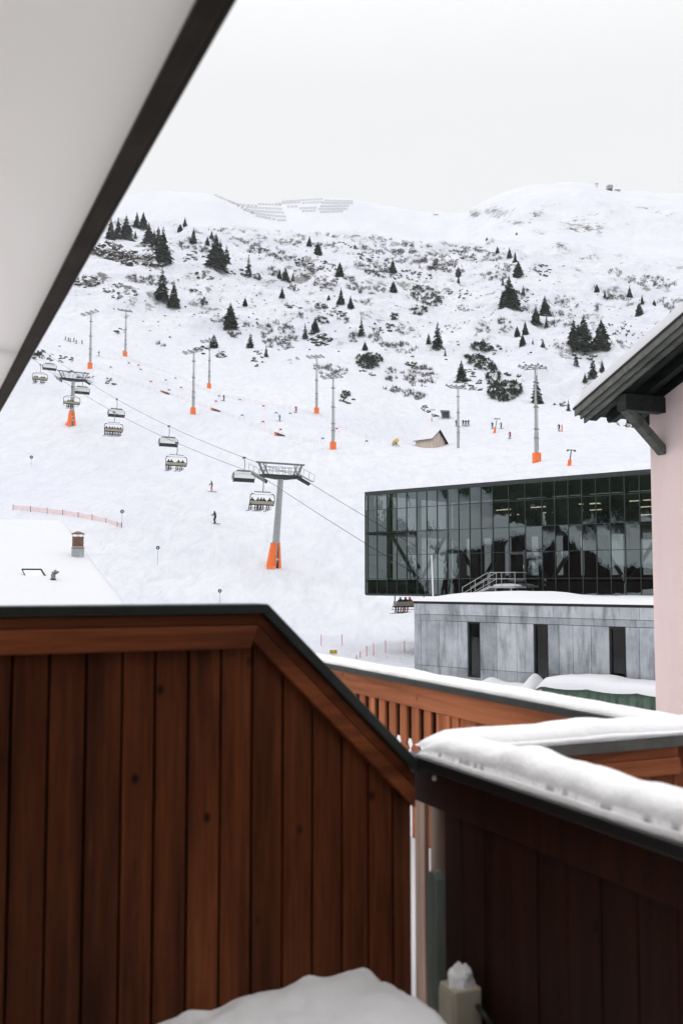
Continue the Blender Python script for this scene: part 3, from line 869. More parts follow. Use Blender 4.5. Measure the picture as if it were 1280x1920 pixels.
# --- neighbour's balcony: front railing with cut-out boards, side return, floor snow
VN = 2.78
NZ = at_v(760, 1270, VN)[2]
root = town('neighbour_railing', 'orange-brown balcony railing with decorative cut-out balusters under snow', 'railing')
u0, u1 = UP + 0.02, 12.0
mb = MB(); mb.box2((VN - 0.03, u0, NZ - 0.035), (VN + 0.18, u1, NZ)); mb.build('rail_cap', M['cap'], root, bevel=0.004)
mb = MB(); mb.t = 0.55; mb.box2((VN, u0, NZ - 0.165), (VN + 0.06, u1, NZ - 0.0355)); mb.build('top_beam', M['wood_orange_y'], root, bevel=0.004)
gaps = [640, 652, 667, 684.3, 702.9, 722, 741.9, 763.2, 785.8, 808.9, 834, 858]
us = sorted(at_v(p, 1330, VN)[1] for p in gaps)
step = us[2] - us[1]
while us[-1] < 11.5: us.append(us[-1] + step)
zb = NZ - 1.0
for k in range(1, len(us) - 1):
    a, b = us[k] + 0.0, us[k + 1]
    g2 = 0.030
    prof = []
    for z, ex in ((NZ - 0.166, 0), (NZ - 0.36, 0), (NZ - 0.385, 0.012), (NZ - 0.41, -0.012), (NZ - 0.455, 0.016), (NZ - 0.50, 0.0), (NZ - 0.56, 0.014), (NZ - 0.6, -0.01), (NZ - 0.72, 0.0), (zb, 0)):
        prof.append((z, ex))
    poly = [(a + g2 - 0 + e, z) for z, e in prof] + [(b - g2 - e, z) for z, e in reversed(prof)]
    m_ = MB(); m_.t = random.random(); m_.prismx(poly, VN + 0.012, VN + 0.026)
    if k < 60: m_.build('baluster_board', M['wood_orange'], root)
mb = MB(); mb.t = 0.45; mb.box2((VN + 0.004, u0, zb - 0.08), (VN + 0.05, u1, zb)); mb.build('bottom_rail', M['wood_orange_y'], root)
mb = MB(); mb.t = 0.3; mb.box2((VN + 0.062, us[1] - 0.1, NZ - 0.37), (VN + 0.075, u1, NZ - 0.05)); mb.build('inner_board', M['wood_deep_shaded'], root)
p0 = at_v(862, 1340, VN)[1]; p1 = at_v(882, 1340, VN)[1]
mb = MB(); mb.t = 0.7; mb.box2((VN - 0.006, us[1] - 0.055, zb), (VN + 0.05, us[1] - 0.0, NZ - 0.166)); mb.build('rail_post', M['wood_orange'], root, bevel=0.003)
mb = MB(); uu = us[1] - 0.13
mb.t = 0.4; mb.box2((VN + 0.006, uu, NZ - 0.24), (VN + 0.04, us[1] - 0.056, NZ - 0.166))
while uu > u0 + 0.02:
    mb.t = random.random(); ul = max(uu - 0.24, u0); mb.box2((VN + 0.014, ul + 0.002, zb), (VN + 0.04, uu - 0.002, NZ - 0.166)); uu = ul
mb.build('corner_panel', M['wood_orange'], root, bevel=0.002)
snow_strip('rail_snow', (VN + 0.075, u0 + 0.05, NZ), (VN + 0.075, u1, NZ), 0.19, 0.042, 'thin even snow layer along the railing with cut-out balusters', seed=9, nl=500, nc=12, wav=0.7)

root = town('neighbour_side_railing', 'orange-brown side railing with stepped beams and slotted boards, seen end-on behind the nearest railing', 'railing')
SZ = at_u(1000, 1399, UP)[2]
x0, x1 = VR + 0.215, VN - 0.035
mb = MB(); mb.box2((x0, UP - 0.02, SZ - 0.042), (x1, UP + 0.19, SZ)); mb.build('rail_cap', M['cap_grey'], root, bevel=0.004)
mb = MB(); mb.t = 0.75; mb.box2((x0, UP + 0.014, SZ - 0.085), (x1, UP + 0.07, SZ - 0.0425)); mb.build('upper_beam', M['wood_orange_x'], root, bevel=0.004)
mb = MB(); mb.t = 0.45; mb.box2((x0, UP + 0.002, SZ - 0.15), (x1, UP + 0.07, SZ - 0.0855)); mb.build('lower_beam', M['wood_orange_x'], root, bevel=0.006)
mb = MB(); x = x0
while x < x1 - 0.02:
    xb = min(x + 0.11, x1); mb.t = random.random()
    prof = [(SZ - 0.151, 0), (SZ - 0.3, 0.012), (SZ - 0.4, -0.004), (SZ - 0.6, 0.008), (SZ - 1.0, 0)]
    mb.prism([(x + 0.012 + e, z) for z, e in prof] + [(xb - 0.012 - e, z) for z, e in reversed(prof)], UP + 0.02, UP + 0.045); x = xb
mb.build('slotted_boards', M['wood_orange'], root)
snow_strip('rail_snow', (x0 - 0.14, UP + 0.085, SZ), (VN + 0.30, UP + 0.085, SZ), 0.22, 0.072, 'short snow pillow on the side railing between the two long railings', seed=14, nl=200, nc=16, wav=0.7)
mb = MB(); mb.box2((-0.75, UP + 0.03, BF - 0.22), (VN + 0.1, 12.0, BF - 0.003)); o = mb.build('neighbour_floor', M['plaster'], None); o.rotation_euler = (0, 0, TA); tag(o, kind='structure')
pts = []
for i in range(41):
    v = -0.3 + (VN + 0.3) * i / 40; row = []
    for j in range(81):
        u = UP + 0.04 + 8.5 * j / 80
        row.append((v, u, BF + 0.16 + 0.03 * mnoise.fractal(Vector((v * 2, u * 2, 5)), 1.0, 2.0, 4)))
    pts.append(row)
o = grid_obj('neighbour_floor_snow', pts, M['snow']); o.rotation_euler = (0, 0, TA)
tag(o, 'snow lying on the floor of the neighbouring balcony, glimpsed through the corner gap', 'snow')

# ------------------------------------------------------------------ pink house at the right edge
VH = 9.72; UC = 10.98
root = town('pink_house', 'pale pink plastered house with dark timber roof at the right edge', 'house')
hip = 21.0; tanp = math.tan(R_(hip))
tipu, tipz = 11.64, 2.50       # outer lower tip of the verge (top edge), in the plane v = vv
vv = 8.92
def rz_(u): return tipz + (tipu - u) * tanp
ridge_u = 5.2
mb = MB()
wall_poly = [(UC, FLOOR - 0.5), (UC, rz_(UC) - 0.30), (ridge_u, rz_(ridge_u) - 0.30), (2 * ridge_u - UC, rz_(UC) - 0.30), (2 * ridge_u - UC, FLOOR - 0.5)]
mb.prismx(wall_poly, VH, VH + 9); mb.build('wall', M['pink'], root)
rf = MB()
def slab(mb, t0, t1, va, vb, ua=tipu, both=True):
    r = ridge_u
    mb.prismx([(ua, rz_(ua) - t0), (r, rz_(r) - t0), (r, rz_(r) - t1), (ua, rz_(ua) - t1)], va, vb)
    if both:
        mb.prismx([(2 * r - ua, rz_(ua) - t0), (r - 0.002, rz_(r) - t0), (r - 0.002, rz_(r) - t1), (2 * r - ua, rz_(ua) - t1)], va, vb)
slab(rf, 0.02, 0.10, vv + 0.03, VH + 9.6); roof = rf.build('roof', M['wood_dark'], root)
m_ = MB(); slab(m_, 0.0, 0.022, vv - 0.012, vv + 0.06, tipu + 0.02); m_.build('verge_flashing', M['black'], roof)
m_ = MB(); m_.t = 0.95; slab(m_, 0.0225, 0.12, vv, vv + 0.0285); m_.build('upper_fascia', M['cap_grey'], roof)
m_ = MB(); m_.t = 0.9; slab(m_, 0.105, 0.21, vv + 0.029, vv + 0.06, tipu - 0.09); m_.build('middle_fascia', M['fascia'], roof, bevel=0.004)
m_ = MB(); m_.t = 0.9; slab(m_, 0.185, 0.285, vv + 0.0605, vv + 0.095, tipu - 0.13); m_.build('lower_fascia', M['fascia'], roof, bevel=0.004)
for k in range(9):       # rafters running down to the eave
    va = vv + 0.16 + k * 0.36
    m_ = MB(); m_.t = 0.6
    ua = tipu - 0.06
    m_.prismx([(ua, rz_(ua) - 0.101), (ridge_u, rz_(ridge_u) - 0.101), (ridge_u, rz_(ridge_u) - 0.26), (ua - 0.09, rz_(ua - 0.09) - 0.25), (ua - 0.02, rz_(ua - 0.02) - 0.20)], va, va + 0.11)
    m_.build('rafter', M['wood_dark'], root)
pu = 10.74; pz = rz_(pu) - 0.29
m_ = MB(); m_.t = 0.8; m_.box2((vv + 0.10, pu - 0.09, pz - 0.22), (VH, pu + 0.09, pz)); m_.build('purlin', M['wood_dark'], root, bevel=0.006)
m_ = MB(); m_.t = 0.9
m_.bar((vv + 0.17, pu, pz - 0.19), (VH + 0.02, pu, pz - 0.76), 0.15, 0.11); m_.build('brace', M['fascia'], root, bevel=0.006)
pts = []
for i in range(61):
    u = tipu + 0.03 - (tipu - ridge_u) * i / 60; row = []
    for j in range(31):
        v = vv - 0.02 + 9.0 * j / 30
        e = 0 if j == 0 else 1
        if j == 1: v = vv + 0.01
        ee = min(1, i / 2)
        h = (0.16 + 0.02 * mnoise.fractal(Vector((u, v, 3)), 1, 2, 3)) * (0.02 + 0.98 * min(e, ee))
        row.append((v, u, rz_(u) + h))
    pts.append(row)
o = grid_obj('roof_snow', pts, M['snow']); o.rotation_euler = (0, 0, TA); tag(o, 'snow layer on the sloping roof of the pink house', 'snow')

# ------------------------------------------------------------------ black glass lift station (local x = along the facade to the right, y = away from viewer, z up)
GA = math.atan2(-0.676, 0.737)
GL = P(684, 1000, 80.0)
def gt(px):
    q = ray(px, 1000)[0]
    return (q * 80.0 - GL.x) / (0.737 + 0.676 * q)
ZT_, ZB_ = 6.94, -1.03
station = empty('glass_building', (GL.x, 80.0, 0), GA, 'long black glass-fronted lift station building above the concrete block', 'building')
mpx = [684, 688.7, 706.3, 724.9, 743, 761.6, 780.7, 799.3, 819, 838.6, 859.4, 880.2, 901.4, 923.3, 953.3, 984, 1015.5, 1039.6, 1064.7, 1090.5, 1117, 1143.4, 1170.8, 1199, 1224.7]
mt_ = [gt(p) for p in mpx]
while mt_[-1] < 31: mt_.append(mt_[-1] + 1.03)
rows_ = [ZB_, 0.21, 2.06, 3.84, 5.69, ZT_]
LG = mt_[-1]
fr = MB()
for t in mt_: fr.box2((t - 0.022, -0.015, ZB_), (t + 0.022, 0.10, ZT_))
fr.build('mullions', M['mullion'], station)
for i, z in enumerate(rows_):
    fr = MB()
    hw = 0.06 if i in (0, 5) else 0.02
    for a, b in zip(mt_[:-1], mt_[1:]):
        fr.box2((a + 0.0225, -0.012, z - hw), (b - 0.0225, 0.09, z + hw))
    fr.build('transom', M['mullion'], station)
dcol = mpx.index(953.3)
for i, (a, b) in enumerate(zip(mt_[:-1], mt_[1:])):
    g = MB()
    for j in range(5):
        z0, z1 = rows_[j], rows_[j + 1]
        tx = random.gauss(0, 0.006); tz = random.gauss(0, 0.006)
        wx, wz = (b - a) / 2, (z1 - z0) / 2
        if i == dcol and j in (1,): continue
        pane = [(a, 0.03 - tx * wx - tz * wz, z0), (b, 0.03 + tx * wx - tz * wz, z0), (b, 0.03 + tx * wx + tz * wz, z1), (a, 0.03 - tx * wx + tz * wz, z1)]
        g.add(pane, [(0, 1, 2, 3)])
    g.build('glass_panel', M['glass'], station)
# the door onto the roof
a, b = mt_[dcol], mt_[dcol + 1]
dm = MB()
dm.box2((a + 0.04, -0.05, 0.0), (a + 0.14, 0.08, 2.03)); dm.box2((b - 0.16, -0.05, 0.0), (b - 0.04, 0.08, 2.03)); dm.box2((a + 0.141, -0.05, 1.9), (b - 0.161, 0.08, 2.03)); dm.box2((a + 0.141, -0.05, 0.0), (b - 0.161, 0.08, 0.14))
door = dm.build('door', M['steel_dark'], station)
g = MB(); g.add([(a + 0.14, 0.0, 0.14), (b - 0.16, 0.0, 0.14), (b - 0.16, 0.0, 1.9), (a + 0.14, 0.0, 1.9)], [(0, 1, 2, 3)]); g.build('door_glass', M['glass'], door)
g = MB(); g.box2((b - 0.15, -0.09, 0.9), (b - 0.09, -0.051, 1.15)); g.build('handle', M['steel'], door)
# shell: roof, floor slabs, side walls, back wall with openings, trusses
s = MB(); s.box2((-0.03, -0.03, ZT_ + 0.06), (LG + 0.03, 12.0, ZT_ + 0.22)); s.build('roof', M['steel_dark'], station)
s = MB(); s.box2((0.0, 0.14, ZB_ - 0.1), (LG, 12.0, ZB_)); s.box2((0.0, 0.14, -0.05), (LG, 12.0, 0.12)); s.build('floor_slab', M['steel_dark'], station)
s = MB(); s.box2((0.02, 0.35, ZB_ + 0.001), (LG - 0.11, 0.45, -0.051)); s.build('apron_wall', M['steel_mid'], station)
s = MB(); s.box2((0.0, 0.16, 3.72), (LG, 11.8, 3.95)); s.build('upper_floor', M['steel_mid'], station)
s = MB(); s.box2((LG - 0.1, 0.12, ZB_), (LG, 12.0, ZT_)); s.build('end_wall', M['steel_dark'], station)
s = MB()
s.box2((0.0, 11.9, 3.95), (LG, 12.0, ZT_)); s.box2((0, 11.9, 0.12), (LG, 12.0, 0.5))
x = 0.0
while x < LG:
    s.box2((x, 11.9, 0.5), (x + random.uniform(1.3, 1.85), 12.0, 3.72)); x += random.uniform(1.9, 2.5) * (1 if x < 9 else 1.25)
s.build('rear_wall', M['steel_mid'], station)
tr = 0
for x in np.arange(0.9, LG - 0.5, 2.95):
    q = MB(); q.box2((x - 0.16, 1.9, 0.12), (x + 0.16, 2.2, 3.72)); q.box2((x - 0.16, 1.9, 3.951), (x + 0.16, 2.2, ZT_)); q.build('column', M['steel_mid'], station)
    q = MB()
    sgn = 1 if tr % 2 else -1
    x0_, x1_ = (x + 0.2, x + 2.75) if sgn > 0 else (x + 2.75, x + 0.2)
    q.bar((x0_, 2.05, 0.15), (x1_, 2.05, 3.70), 0.2, 0.22); q.build('truss_brace', M['steel'], station); tr += 1
for (px, py) in ((880, 956), (890, 955), (904, 965), (947, 951), (958, 950), (969, 961), (1048, 944), (1054, 956), (1137, 939), (1166, 937), (1158, 950), (1159, 965), (1220, 962), (1052, 944.5)):
    d = ray(px, py); t = gt(px)
    y = 3.0; 
    q = MB(); q.box2((t + 1.6 - 0.4, y + 1.5, 6.4), (t + 1.6 + 0.4, y + 1.6, 6.46))
    zc = d[2] * (80 - 0.676 * t + 3.4)
    q = MB(); ln = 0.75 if px in (1048, 1054, 1052) else 0.42
    tt = t - 0.25
    q.box2((tt - ln, 4.5, zc - 0.03), (tt + ln, 4.62, zc + 0.03)); q.build('ceiling_lamp', M['strip'], station)
# thin snow on its roof
pts = []
for i in range(91):
    x = LG * i / 90; row = []
    for j in range(9):
        y = -0.05 + 12.0 * j / 8
        k = float(sst(5, 14, x))
        row.append((x, y - (0.05 if j == 0 else 0), ZT_ + 0.221 + (0.02 if j == 0 else (0.06 + 0.16 * k) * (0.9 + 0.4 * mnoise.noise(Vector((x * 0.9, y * 0.5, 1)))))))
    pts.append(row)
o = grid_obj('roof_snow', pts, M['snow']); o.location = (GL.x, 80.0, 0); o.rotation_euler = (0, 0, GA); tag(o, 'thin snow on the flat roof of the black glass building', 'snow')

# ------------------------------------------------------------------ concrete building in front of it
CL = P(776, 1130, 55.0)
def ct(px):
    q = ray(px, 1130)[0]
    return (q * 55.0 - CL.x) / (0.737 + 0.676 * q)
CZ = -1.08; CB = -6.2
conc = empty('concrete_building', (CL.x, 55.0, 0), GA, 'low grey concrete building with three tall narrow windows and snow on its roof', 'building')
wins = [(ct(875), ct(898.5)), (ct(998.5), ct(1025.5)), (ct(1139.5), ct(1170.5))]
wz0, wz1 = -5.0, -2.12
LC = 22.0
joints = sorted([0.0, ct(789), ct(823), ct(857), ct(930), ct(967), ct(1046), ct(1072), ct(1106), ct(1196), 15.5, 17.2, 19.0, LC] + [w_ for p in wins for w_ in p])
cw = MB()
for a, b in zip(joints[:-1], joints[1:]):
    mid = (a + b) / 2
    inwin = any(p[0] - 1e-6 < mid < p[1] + 1e-6 for p in wins)
    hz = -4.55
    if inwin:
        cw.t = 0.5; cw.box2((a, 0.02, CB), (b, 0.4, wz0)); continue
    cw.t = random.uniform(0.25, 0.9); cw.box2((a + 0.011, 0.0, hz + 0.011), (b - 0.011, 0.4, wz1 - 0.011))
    cw.t = random.uniform(0.3, 0.8); cw.box2((a + 0.011, 0.002, CB), (b - 0.011, 0.4, hz - 0.011))
for a, b in ((0, 4.1), (4.1, 8.3), (8.3, 13.0), (13.0, 18), (18, LC)):
    cw.t = random.uniform(0.35, 0.6); cw.box2((a + 0.008, -0.004, wz1 + 0.013), (b - 0.008, 0.4, -1.79))
for a, b in ((0, 0.75), (0.75, 3.4), (3.4, 5.7), (5.7, 8.7), (8.7, 13.2), (13.2, 18), (18, LC)):
    cw.t = random.uniform(0.7, 0.95); cw.box2((a + 0.008, -0.03, -1.775), (b - 0.008, 0.4, CZ - 0.13))
cw.build('panel_wall', M['concrete'], conc)
# core mass behind the panels: left side recedes so the roof runs back to the glass facade
mb = MB(); mb.prismz([(0.03, 0.401), (LC, 0.401), (LC, 16.8), (-9.0, 16.8)], CB, wz0); 
mb.prismz([(0.03, 0.401), (LC, 0.401), (LC, 16.8), (-9.0, 16.8)], wz1 + 0.02, CZ - 0.13); 
mb.prismz([(0.03, 3.0), (LC, 3.0), (LC, 16.8), (-9.0, 16.8)], wz0 + 0.001, wz1 + 0.019); mb.build('core', M['concrete'], conc)
mb = MB(); mb.prismz([(-0.03, -0.05), (LC, -0.05), (LC, 16.9), (-9.2, 16.9)], CZ - 0.129, CZ); mb.build('parapet', M['black'], conc)
for k, (a, b) in enumerate(wins):
    f = MB(); fwid = 0.09
    f.box2((a, 0.06, wz0), (a + fwid, 0.2, wz1)); f.box2((b - fwid, 0.06, wz0), (b, 0.2, wz1)); f.box2((a + fwid, 0.06, wz1 - fwid), (b - fwid, 0.2, wz1)); f.box2((a + fwid, 0.06, wz0), (b - fwid, 0.2, wz0 + fwid))
    f.box2((a + 0.001, 0.2, wz0), (b - 0.001, 0.399, wz1)) if False else None
    wo_ = f.build('window', M['black'], conc)
    q = MB(); q.add([(a + fwid, 0.15, wz0 + fwid), (b - fwid, 0.15, wz0 + fwid), (b - fwid, 0.15, wz1 - fwid), (a + fwid, 0.15, wz1 - fwid)], [(0, 1, 2, 3)]); q.build('window_glass', M['glass_win'], wo_)
# snow on the concrete roof, mounded towards the left front
pts = []
for i in range(121):
    fx = i / 120; row = []
    for j in range(41):
        y = -0.1 + 16.6 * j / 40
        xl = 0.0 - 9.0 * max(y, 0) / 16.8
        x = xl - 0.05 + (LC - xl) * fx
        h = 0.17 + 0.35 * math.exp(-((x - 3.6) / 2.3) ** 2) * float(sst(0.2, 3.0, y)) * (1 - float(sst(7, 12, y)))
        h += 0.14 * math.exp(-((x - 1.3) / 1.3) ** 2) * float(sst(-0.1, 2.0, y)) * (1 - float(sst(6, 10, y)))
        h += 0.05 * mnoise.fractal(Vector((x * 0.45, y * 0.45, 2)), 1, 2, 4)
        edge = min(1, j / 1.0, i / 1.5)
        row.append((x, y, CZ + 0.001 + h * (edge if edge < 1 else 1)))
    pts.append(row)
o = grid_obj('roof_snow', pts, M['snow']); o.location = (CL.x, 55, 0); o.rotation_euler = (0, 0, GA); tag(o, 'mounded snow on the flat roof of the concrete building', 'snow')

# access platform and stair in front of the glass door (station axes, y negative = towards the viewer)
def gl(x, y, z): return Vector((x, y, z))
stair = empty('access_stair', (GL.x, 80.0, 0), GA, 'small galvanised stair and railed platform at the glass door, dusted with snow', 'stairs')
t0, t1 = gt(937), gt(986)
dz = -0.33
m_ = MB(); m_.box2((t0, -1.55, dz - 0.14), (t1, -0.08, dz)); m_.build('platform', M['steel'], stair)
for x in (t0 + 0.5, t1 - 0.4):
    for y in (-1.4,):
        m_ = MB(); m_.box2((x - 0.05, y - 0.05, CZ), (x + 0.05, y + 0.05, dz - 0.141)); m_.build('leg', M['steel'], stair)
ns = 5; run = 0.34
for k in range(ns):
    m_ = MB(); z = dz - 0.02 - (k + 1) * 0.14; x = t0 - (k + 1) * run
    m_.box2((x, -1.5, z - 0.05), (x + 0.3, -0.5, z)); m_.cur = 1; m_.box2((x + 0.01, -1.49, z + 0.001), (x + 0.29, -0.51, z + 0.055)); m_.build('step', [M['steel_dark'], M['snow']], stair)
for y in (-1.53, -0.47):
    m_ = MB(); m_.bar((t0, y, dz - 0.1), (t0 - (ns + 0.6) * run, y, dz - 0.1 - (ns + 0.6) * 0.14), 0.04, 0.2); m_.build('stringer', M['steel'], stair)
    m_ = MB()
    xe = t0 - (ns + 1.6) * run; ze = dz - (ns + 1.6) * 0.16
    for hh in (0.95, 0.5): m_.tube((t0 - 0.05, y, dz + hh), (xe, y, ze + hh), 0.026)
    for fr_ in (0.0, 0.5, 1.0):
        xx = t0 - 0.05 + (xe - t0 + 0.05) * fr_; zz = dz + (ze - dz) * fr_
        m_.tube((xx, y, zz - 0.15), (xx, y, zz + 0.95), 0.026)
    m_.build('handrail', M['steel'], stair)
m_ = MB()
for hh in (0.95, 0.5): m_.tube((t0 + 0.1, -1.53, dz + hh), (t1, -1.53, dz + hh), 0.026); m_.tube((t1, -1.53, dz + hh), (t1, -0.1, dz + hh), 0.026)
for x in (t0 + 0.1, (t0 + t1) / 2, t1): m_.tube((x, -1.53, dz), (x, -1.53, dz + 0.97), 0.026)
m_.build('guard_rail', M['steel'], stair)
o = snow_lump('platform_snow', (0, 0, 0), ((t1 - t0) / 2 + 0.02, 0.72, 0.17), 8.1, 'flat pillow of snow on the small metal platform by the glass door', rz=GA, mat=M['snow'], nz_=0.05)
o.location = Matrix.Translation((GL.x, 80, 0)) @ Matrix.Rotation(GA, 4, 'Z') @ Vector(((t0 + t1) / 2, -0.82, dz))
p = P(811.5, 1108, 60)
m_ = MB(); m_.tube((0, 0, -0.3), (-0.08, 0, 2.35), 0.05, 0.035); o = m_.build('thin_pole', M['white'], None); o.location = (p.x, p.y, CZ + 0.3); tag(o, 'thin white pole standing on the concrete roof before the dark glass', 'pole')

# tarp-covered stack and snow banks at the foot of the concrete wall
def clp(x, y, z): return Matrix.Translation((CL.x, 55, 0)) @ Matrix.Rotation(GA, 4, 'Z') @ Vector((x, y, z))
a = P(1063, 1300, 43.5)
tx0 = ct(1062) + 0.15; 
zt_ = -4.70
pile = empty('covered_stack', (CL.x, 55, 0), GA, 'stack under a draped green tarpaulin at the foot of the concrete wall', 'tarpaulin')
pts = []
for i in range(241):
    x = tx0 + 6.4 * i / 240; row = []
    sag = 0.16 * abs(math.sin((x - tx0) * 1.32)) ** 0.7
    for j in range(13):
        f = j / 12
        fold = 0.15 * f * math.sin(x * 13 + 2.2 * math.sin(x * 2.4) + f * 2.0 * math.sin(x * 1.7)) + 0.06 * f * math.sin(x * 27 + 4 * f)
        row.append((x + 0.05 * f * math.sin(x * 5), -2.6 - 0.14 * f - fold, zt_ + 0.06 - sag - 1.25 * f))
    pts.append(row)
grid_obj('tarpaulin', pts, M['tarp'], pile)
m_ = MB(); m_.box2((tx0 + 0.1, -2.4, CB), (tx0 + 6.2, -0.7, zt_ - 0.12)); m_.build('stack', M['wood_dark'], pile)
pts = []
for i in range(121):
    x = tx0 - 0.35 + 7.0 * i / 120; row = []
    for j in range(25):
        y = -2.78 + 2.5 * j / 24
        e = min(1, (i / 10) ** 0.5, ((120 - i) / 4) ** 0.5); ef = min(1, (j / 5) ** 0.5)
        h = 0.33 + 0.14 * math.exp(-((x - tx0 - 1.9) / 1.2) ** 2) + 0.05 * mnoise.noise(Vector((x * 1.1, y, 6))) + 0.16 * math.exp(-((x - tx0 + 0.1) / 0.25) ** 2)
        z = zt_ - 0.10 + h * e * ef + (-0.25 * (1 - e)) - 0.10 * abs(math.sin((x - tx0) * 1.32)) ** 0.7 * (1 - ef)
        row.append((x, y, z))
    pts.append(row)
o = grid_obj('stack_snow', pts, M['snow']); o.location = (CL.x, 55, 0); o.rotation_euler = (0, 0, GA); tag(o, 'thick rounded snow lying on the green tarpaulin', 'snow')
m_ = MB(); rngl = random.Random(4)
pts = []
for i in range(161):
    x = ct(776) - 0.6 + 9.6 * i / 160; row = []
    for j in range(31):
        y = -3.4 + 3.39 * j / 30
        yy = -y
        top_ = 0.15
        for (pc, wd, hh) in ((940, 0.45, 0.32), (1021, 0.32, 0.62), (985, 1.0, 0.15), (796, 0.7, 0.25)):
            top_ += hh * math.exp(-((x - ct(pc)) / wd) ** 2 - ((y + 1.0) / 0.8) ** 2)
        top_ *= 1 - float(sst(ct(1030), ct(1046), x)) 
        top_ += 0.03 * mnoise.fractal(Vector((x, y, 8)), 1, 2, 3)
        ef = min(1, j / 10)
        row.append((x, y, FLOOR - 0.1 + (0.62 + top_) * ef * (1 - 0.75 * float(sst(ct(1030), ct(1050), x)))))
    pts.append(row)
o = grid_obj('snow_bank', pts, M['snow']); o.location = (CL.x, 55, 0); o.rotation_euler = (0, 0, GA); tag(o, 'lumpy snow bank piled against the foot of the concrete wall', 'snow')

# ------------------------------------------------------------------ snow-covered roof at the left, just below our eye level
RC = P(122, 973, 38.0)
rv = RC.x * VX + RC.y * VY; ru = RC.x * UX + RC.y * UY
tr_ = math.tan(R_(14.8))
root = town('snowy_house', 'house at the left whose broad roof is buried in smooth snow', 'house')
m_ = MB()
m_.prismx([(ru + 9, FLOOR - 0.5), (ru + 9, RC.z - 9 * tr_ - 0.7), (ru, RC.z - 0.7), (ru - 12.5, RC.z - 12.5 * tr_ - 0.7), (ru - 12.5, FLOOR - 0.5)], rv - 26, rv - 0.9)
m_.build('wall', M['plaster'], root)
m_ = MB()
for sg, ln in ((-1, 13.5), (1, 10)):
    m_.prismx([(ru, RC.z - 0.42), (ru + sg * ln, RC.z - ln * tr_ - 0.42), (ru + sg * ln, RC.z - ln * tr_ - 0.62), (ru, RC.z - 0.62)], rv - 27, rv - 0.05)
m_.build('roof', M['wood_dark'], root)
pts = []
for i in range(71):
    s_ = -10 + 23.6 * i / 70; row = []
    for j in range(61):
        f = j / 60; v = rv - 27 * (1 - f) ** 1.5
        z = RC.z - (math.sqrt(s_ * s_ + 0.35) - 0.3) * tr_ + 0.06 * mnoise.fractal(Vector((v * 0.25, s_ * 0.25, 3)), 1, 2, 3)
        if j == 60: z -= 0.38
        elif j == 59: z -= 0.12
        elif j == 58: z -= 0.04
        row.append((v + 0.05 * mnoise.noise(Vector((s_, 4, 4))) * (j > 50), ru - s_, z))
    pts.append(row)
o = grid_obj('roof_snow', pts, M['snow']); o.rotation_euler = (0, 0, TA); tag(o, 'smooth white snow blanket covering the broad roof at the left', 'snow')
def roof_pt(px, py):
    d = ray(px, py); best = None
    for k in range(2000):
        Y = 24 + 0.01 * k
        x, y, z = d[0] * Y, Y, d[2] * Y
        uu = x * UX + y * UY
        if z <= RC.z - (ru - uu) * tr_: return Vector((x, y, z))
    return Vector((x, y, z))
c = roof_pt(146, 1046)
ch = empty('chimney_flue', (c.x, c.y, c.z), TA, 'rusty round metal chimney with a conical cap on the snowy roof', 'chimney')
m_ = MB(); m_.lathe([(0.20, -0.3), (0.20, 0.34), (0.19, 0.36)], n=20); m_.build('base_pipe', M['steel'], ch, smooth=False)
m_ = MB(); m_.lathe([(0.205, 0.30), (0.205, 0.33), (0.182, 0.335), (0.182, 0.66), (0.19, 0.68)], n=20); m_.build('flue', M['rust'], ch)
m_ = MB(); m_.lathe([(0.22, 0.765), (0.225, 0.78), (0.06, 0.855), (0.01, 0.86)], n=20); m_.build('cowl', M['rust'], ch)
m_ = MB()
for k in range(4): m_.tube((0.16 * math.cos(k * 1.57), 0.16 * math.sin(k * 1.57), 0.6), (0.17 * math.cos(k * 1.57), 0.17 * math.sin(k * 1.57), 0.79), 0.008, n=5)
m_.build('cowl_struts', M['rust'], ch)
c = roof_pt(100, 1094)
vp = empty('vent_pipe', (c.x, c.y, c.z), TA, 'short bent metal vent pipe beside the skylight on the snowy roof', 'vent')
m_ = MB(); m_.tube((0, 0, -0.2), (0, 0, 0.27), 0.065, n=14); m_.path([Vector((0, 0, 0.27)), Vector((0.03, 0, 0.33)), Vector((0.09, 0, 0.34)), Vector((0.12, 0, 0.29))], 0.06, 12); m_.build('pipe', M['steel_mid'], vp, smooth=True)
m_ = MB(); m_.lathe([(0.085, 0.10), (0.085, 0.14)], n=14); m_.build('collar', M['steel_dark'], vp)
c = roof_pt(62, 1084)
sk = empty('skylight', (c.x, c.y, c.z), TA, 'roof skylight with a dark frame half buried in snow', 'skylight')
m_ = MB(); m_.bar((-0.30, 0.10, 0.26), (0.24, 0.10, 0.26), 0.03, 0.04); m_.bar((-0.30, 0.10, 0.26), (-0.20, -0.12, 0.02), 0.02, 0.02); m_.bar((0.24, 0.10, 0.26), (0.36, -0.13, 0.02), 0.035, 0.035); m_.build('frame', M['black'], sk)
m_ = MB(); m_.add([(-0.29, 0.095, 0.245), (-0.19, -0.12, 0.0), (0.34, -0.12, 0.0), (0.23, 0.095, 0.245)], [(0, 1, 2, 3)]); m_.build('pane', M['bubble'], sk)

# ------------------------------------------------------------------ chairlift
RU = Vector((-0.504, 0.864, 0)); AR = Vector((0.864, 0.504, 0))     # rope direction uphill, cross-arm direction
LRZ = math.atan2(AR.y, AR.x)
B1 = hit(513, 1062); B2 = hit(134, 797)
H1, H2 = 10.3, 8.6

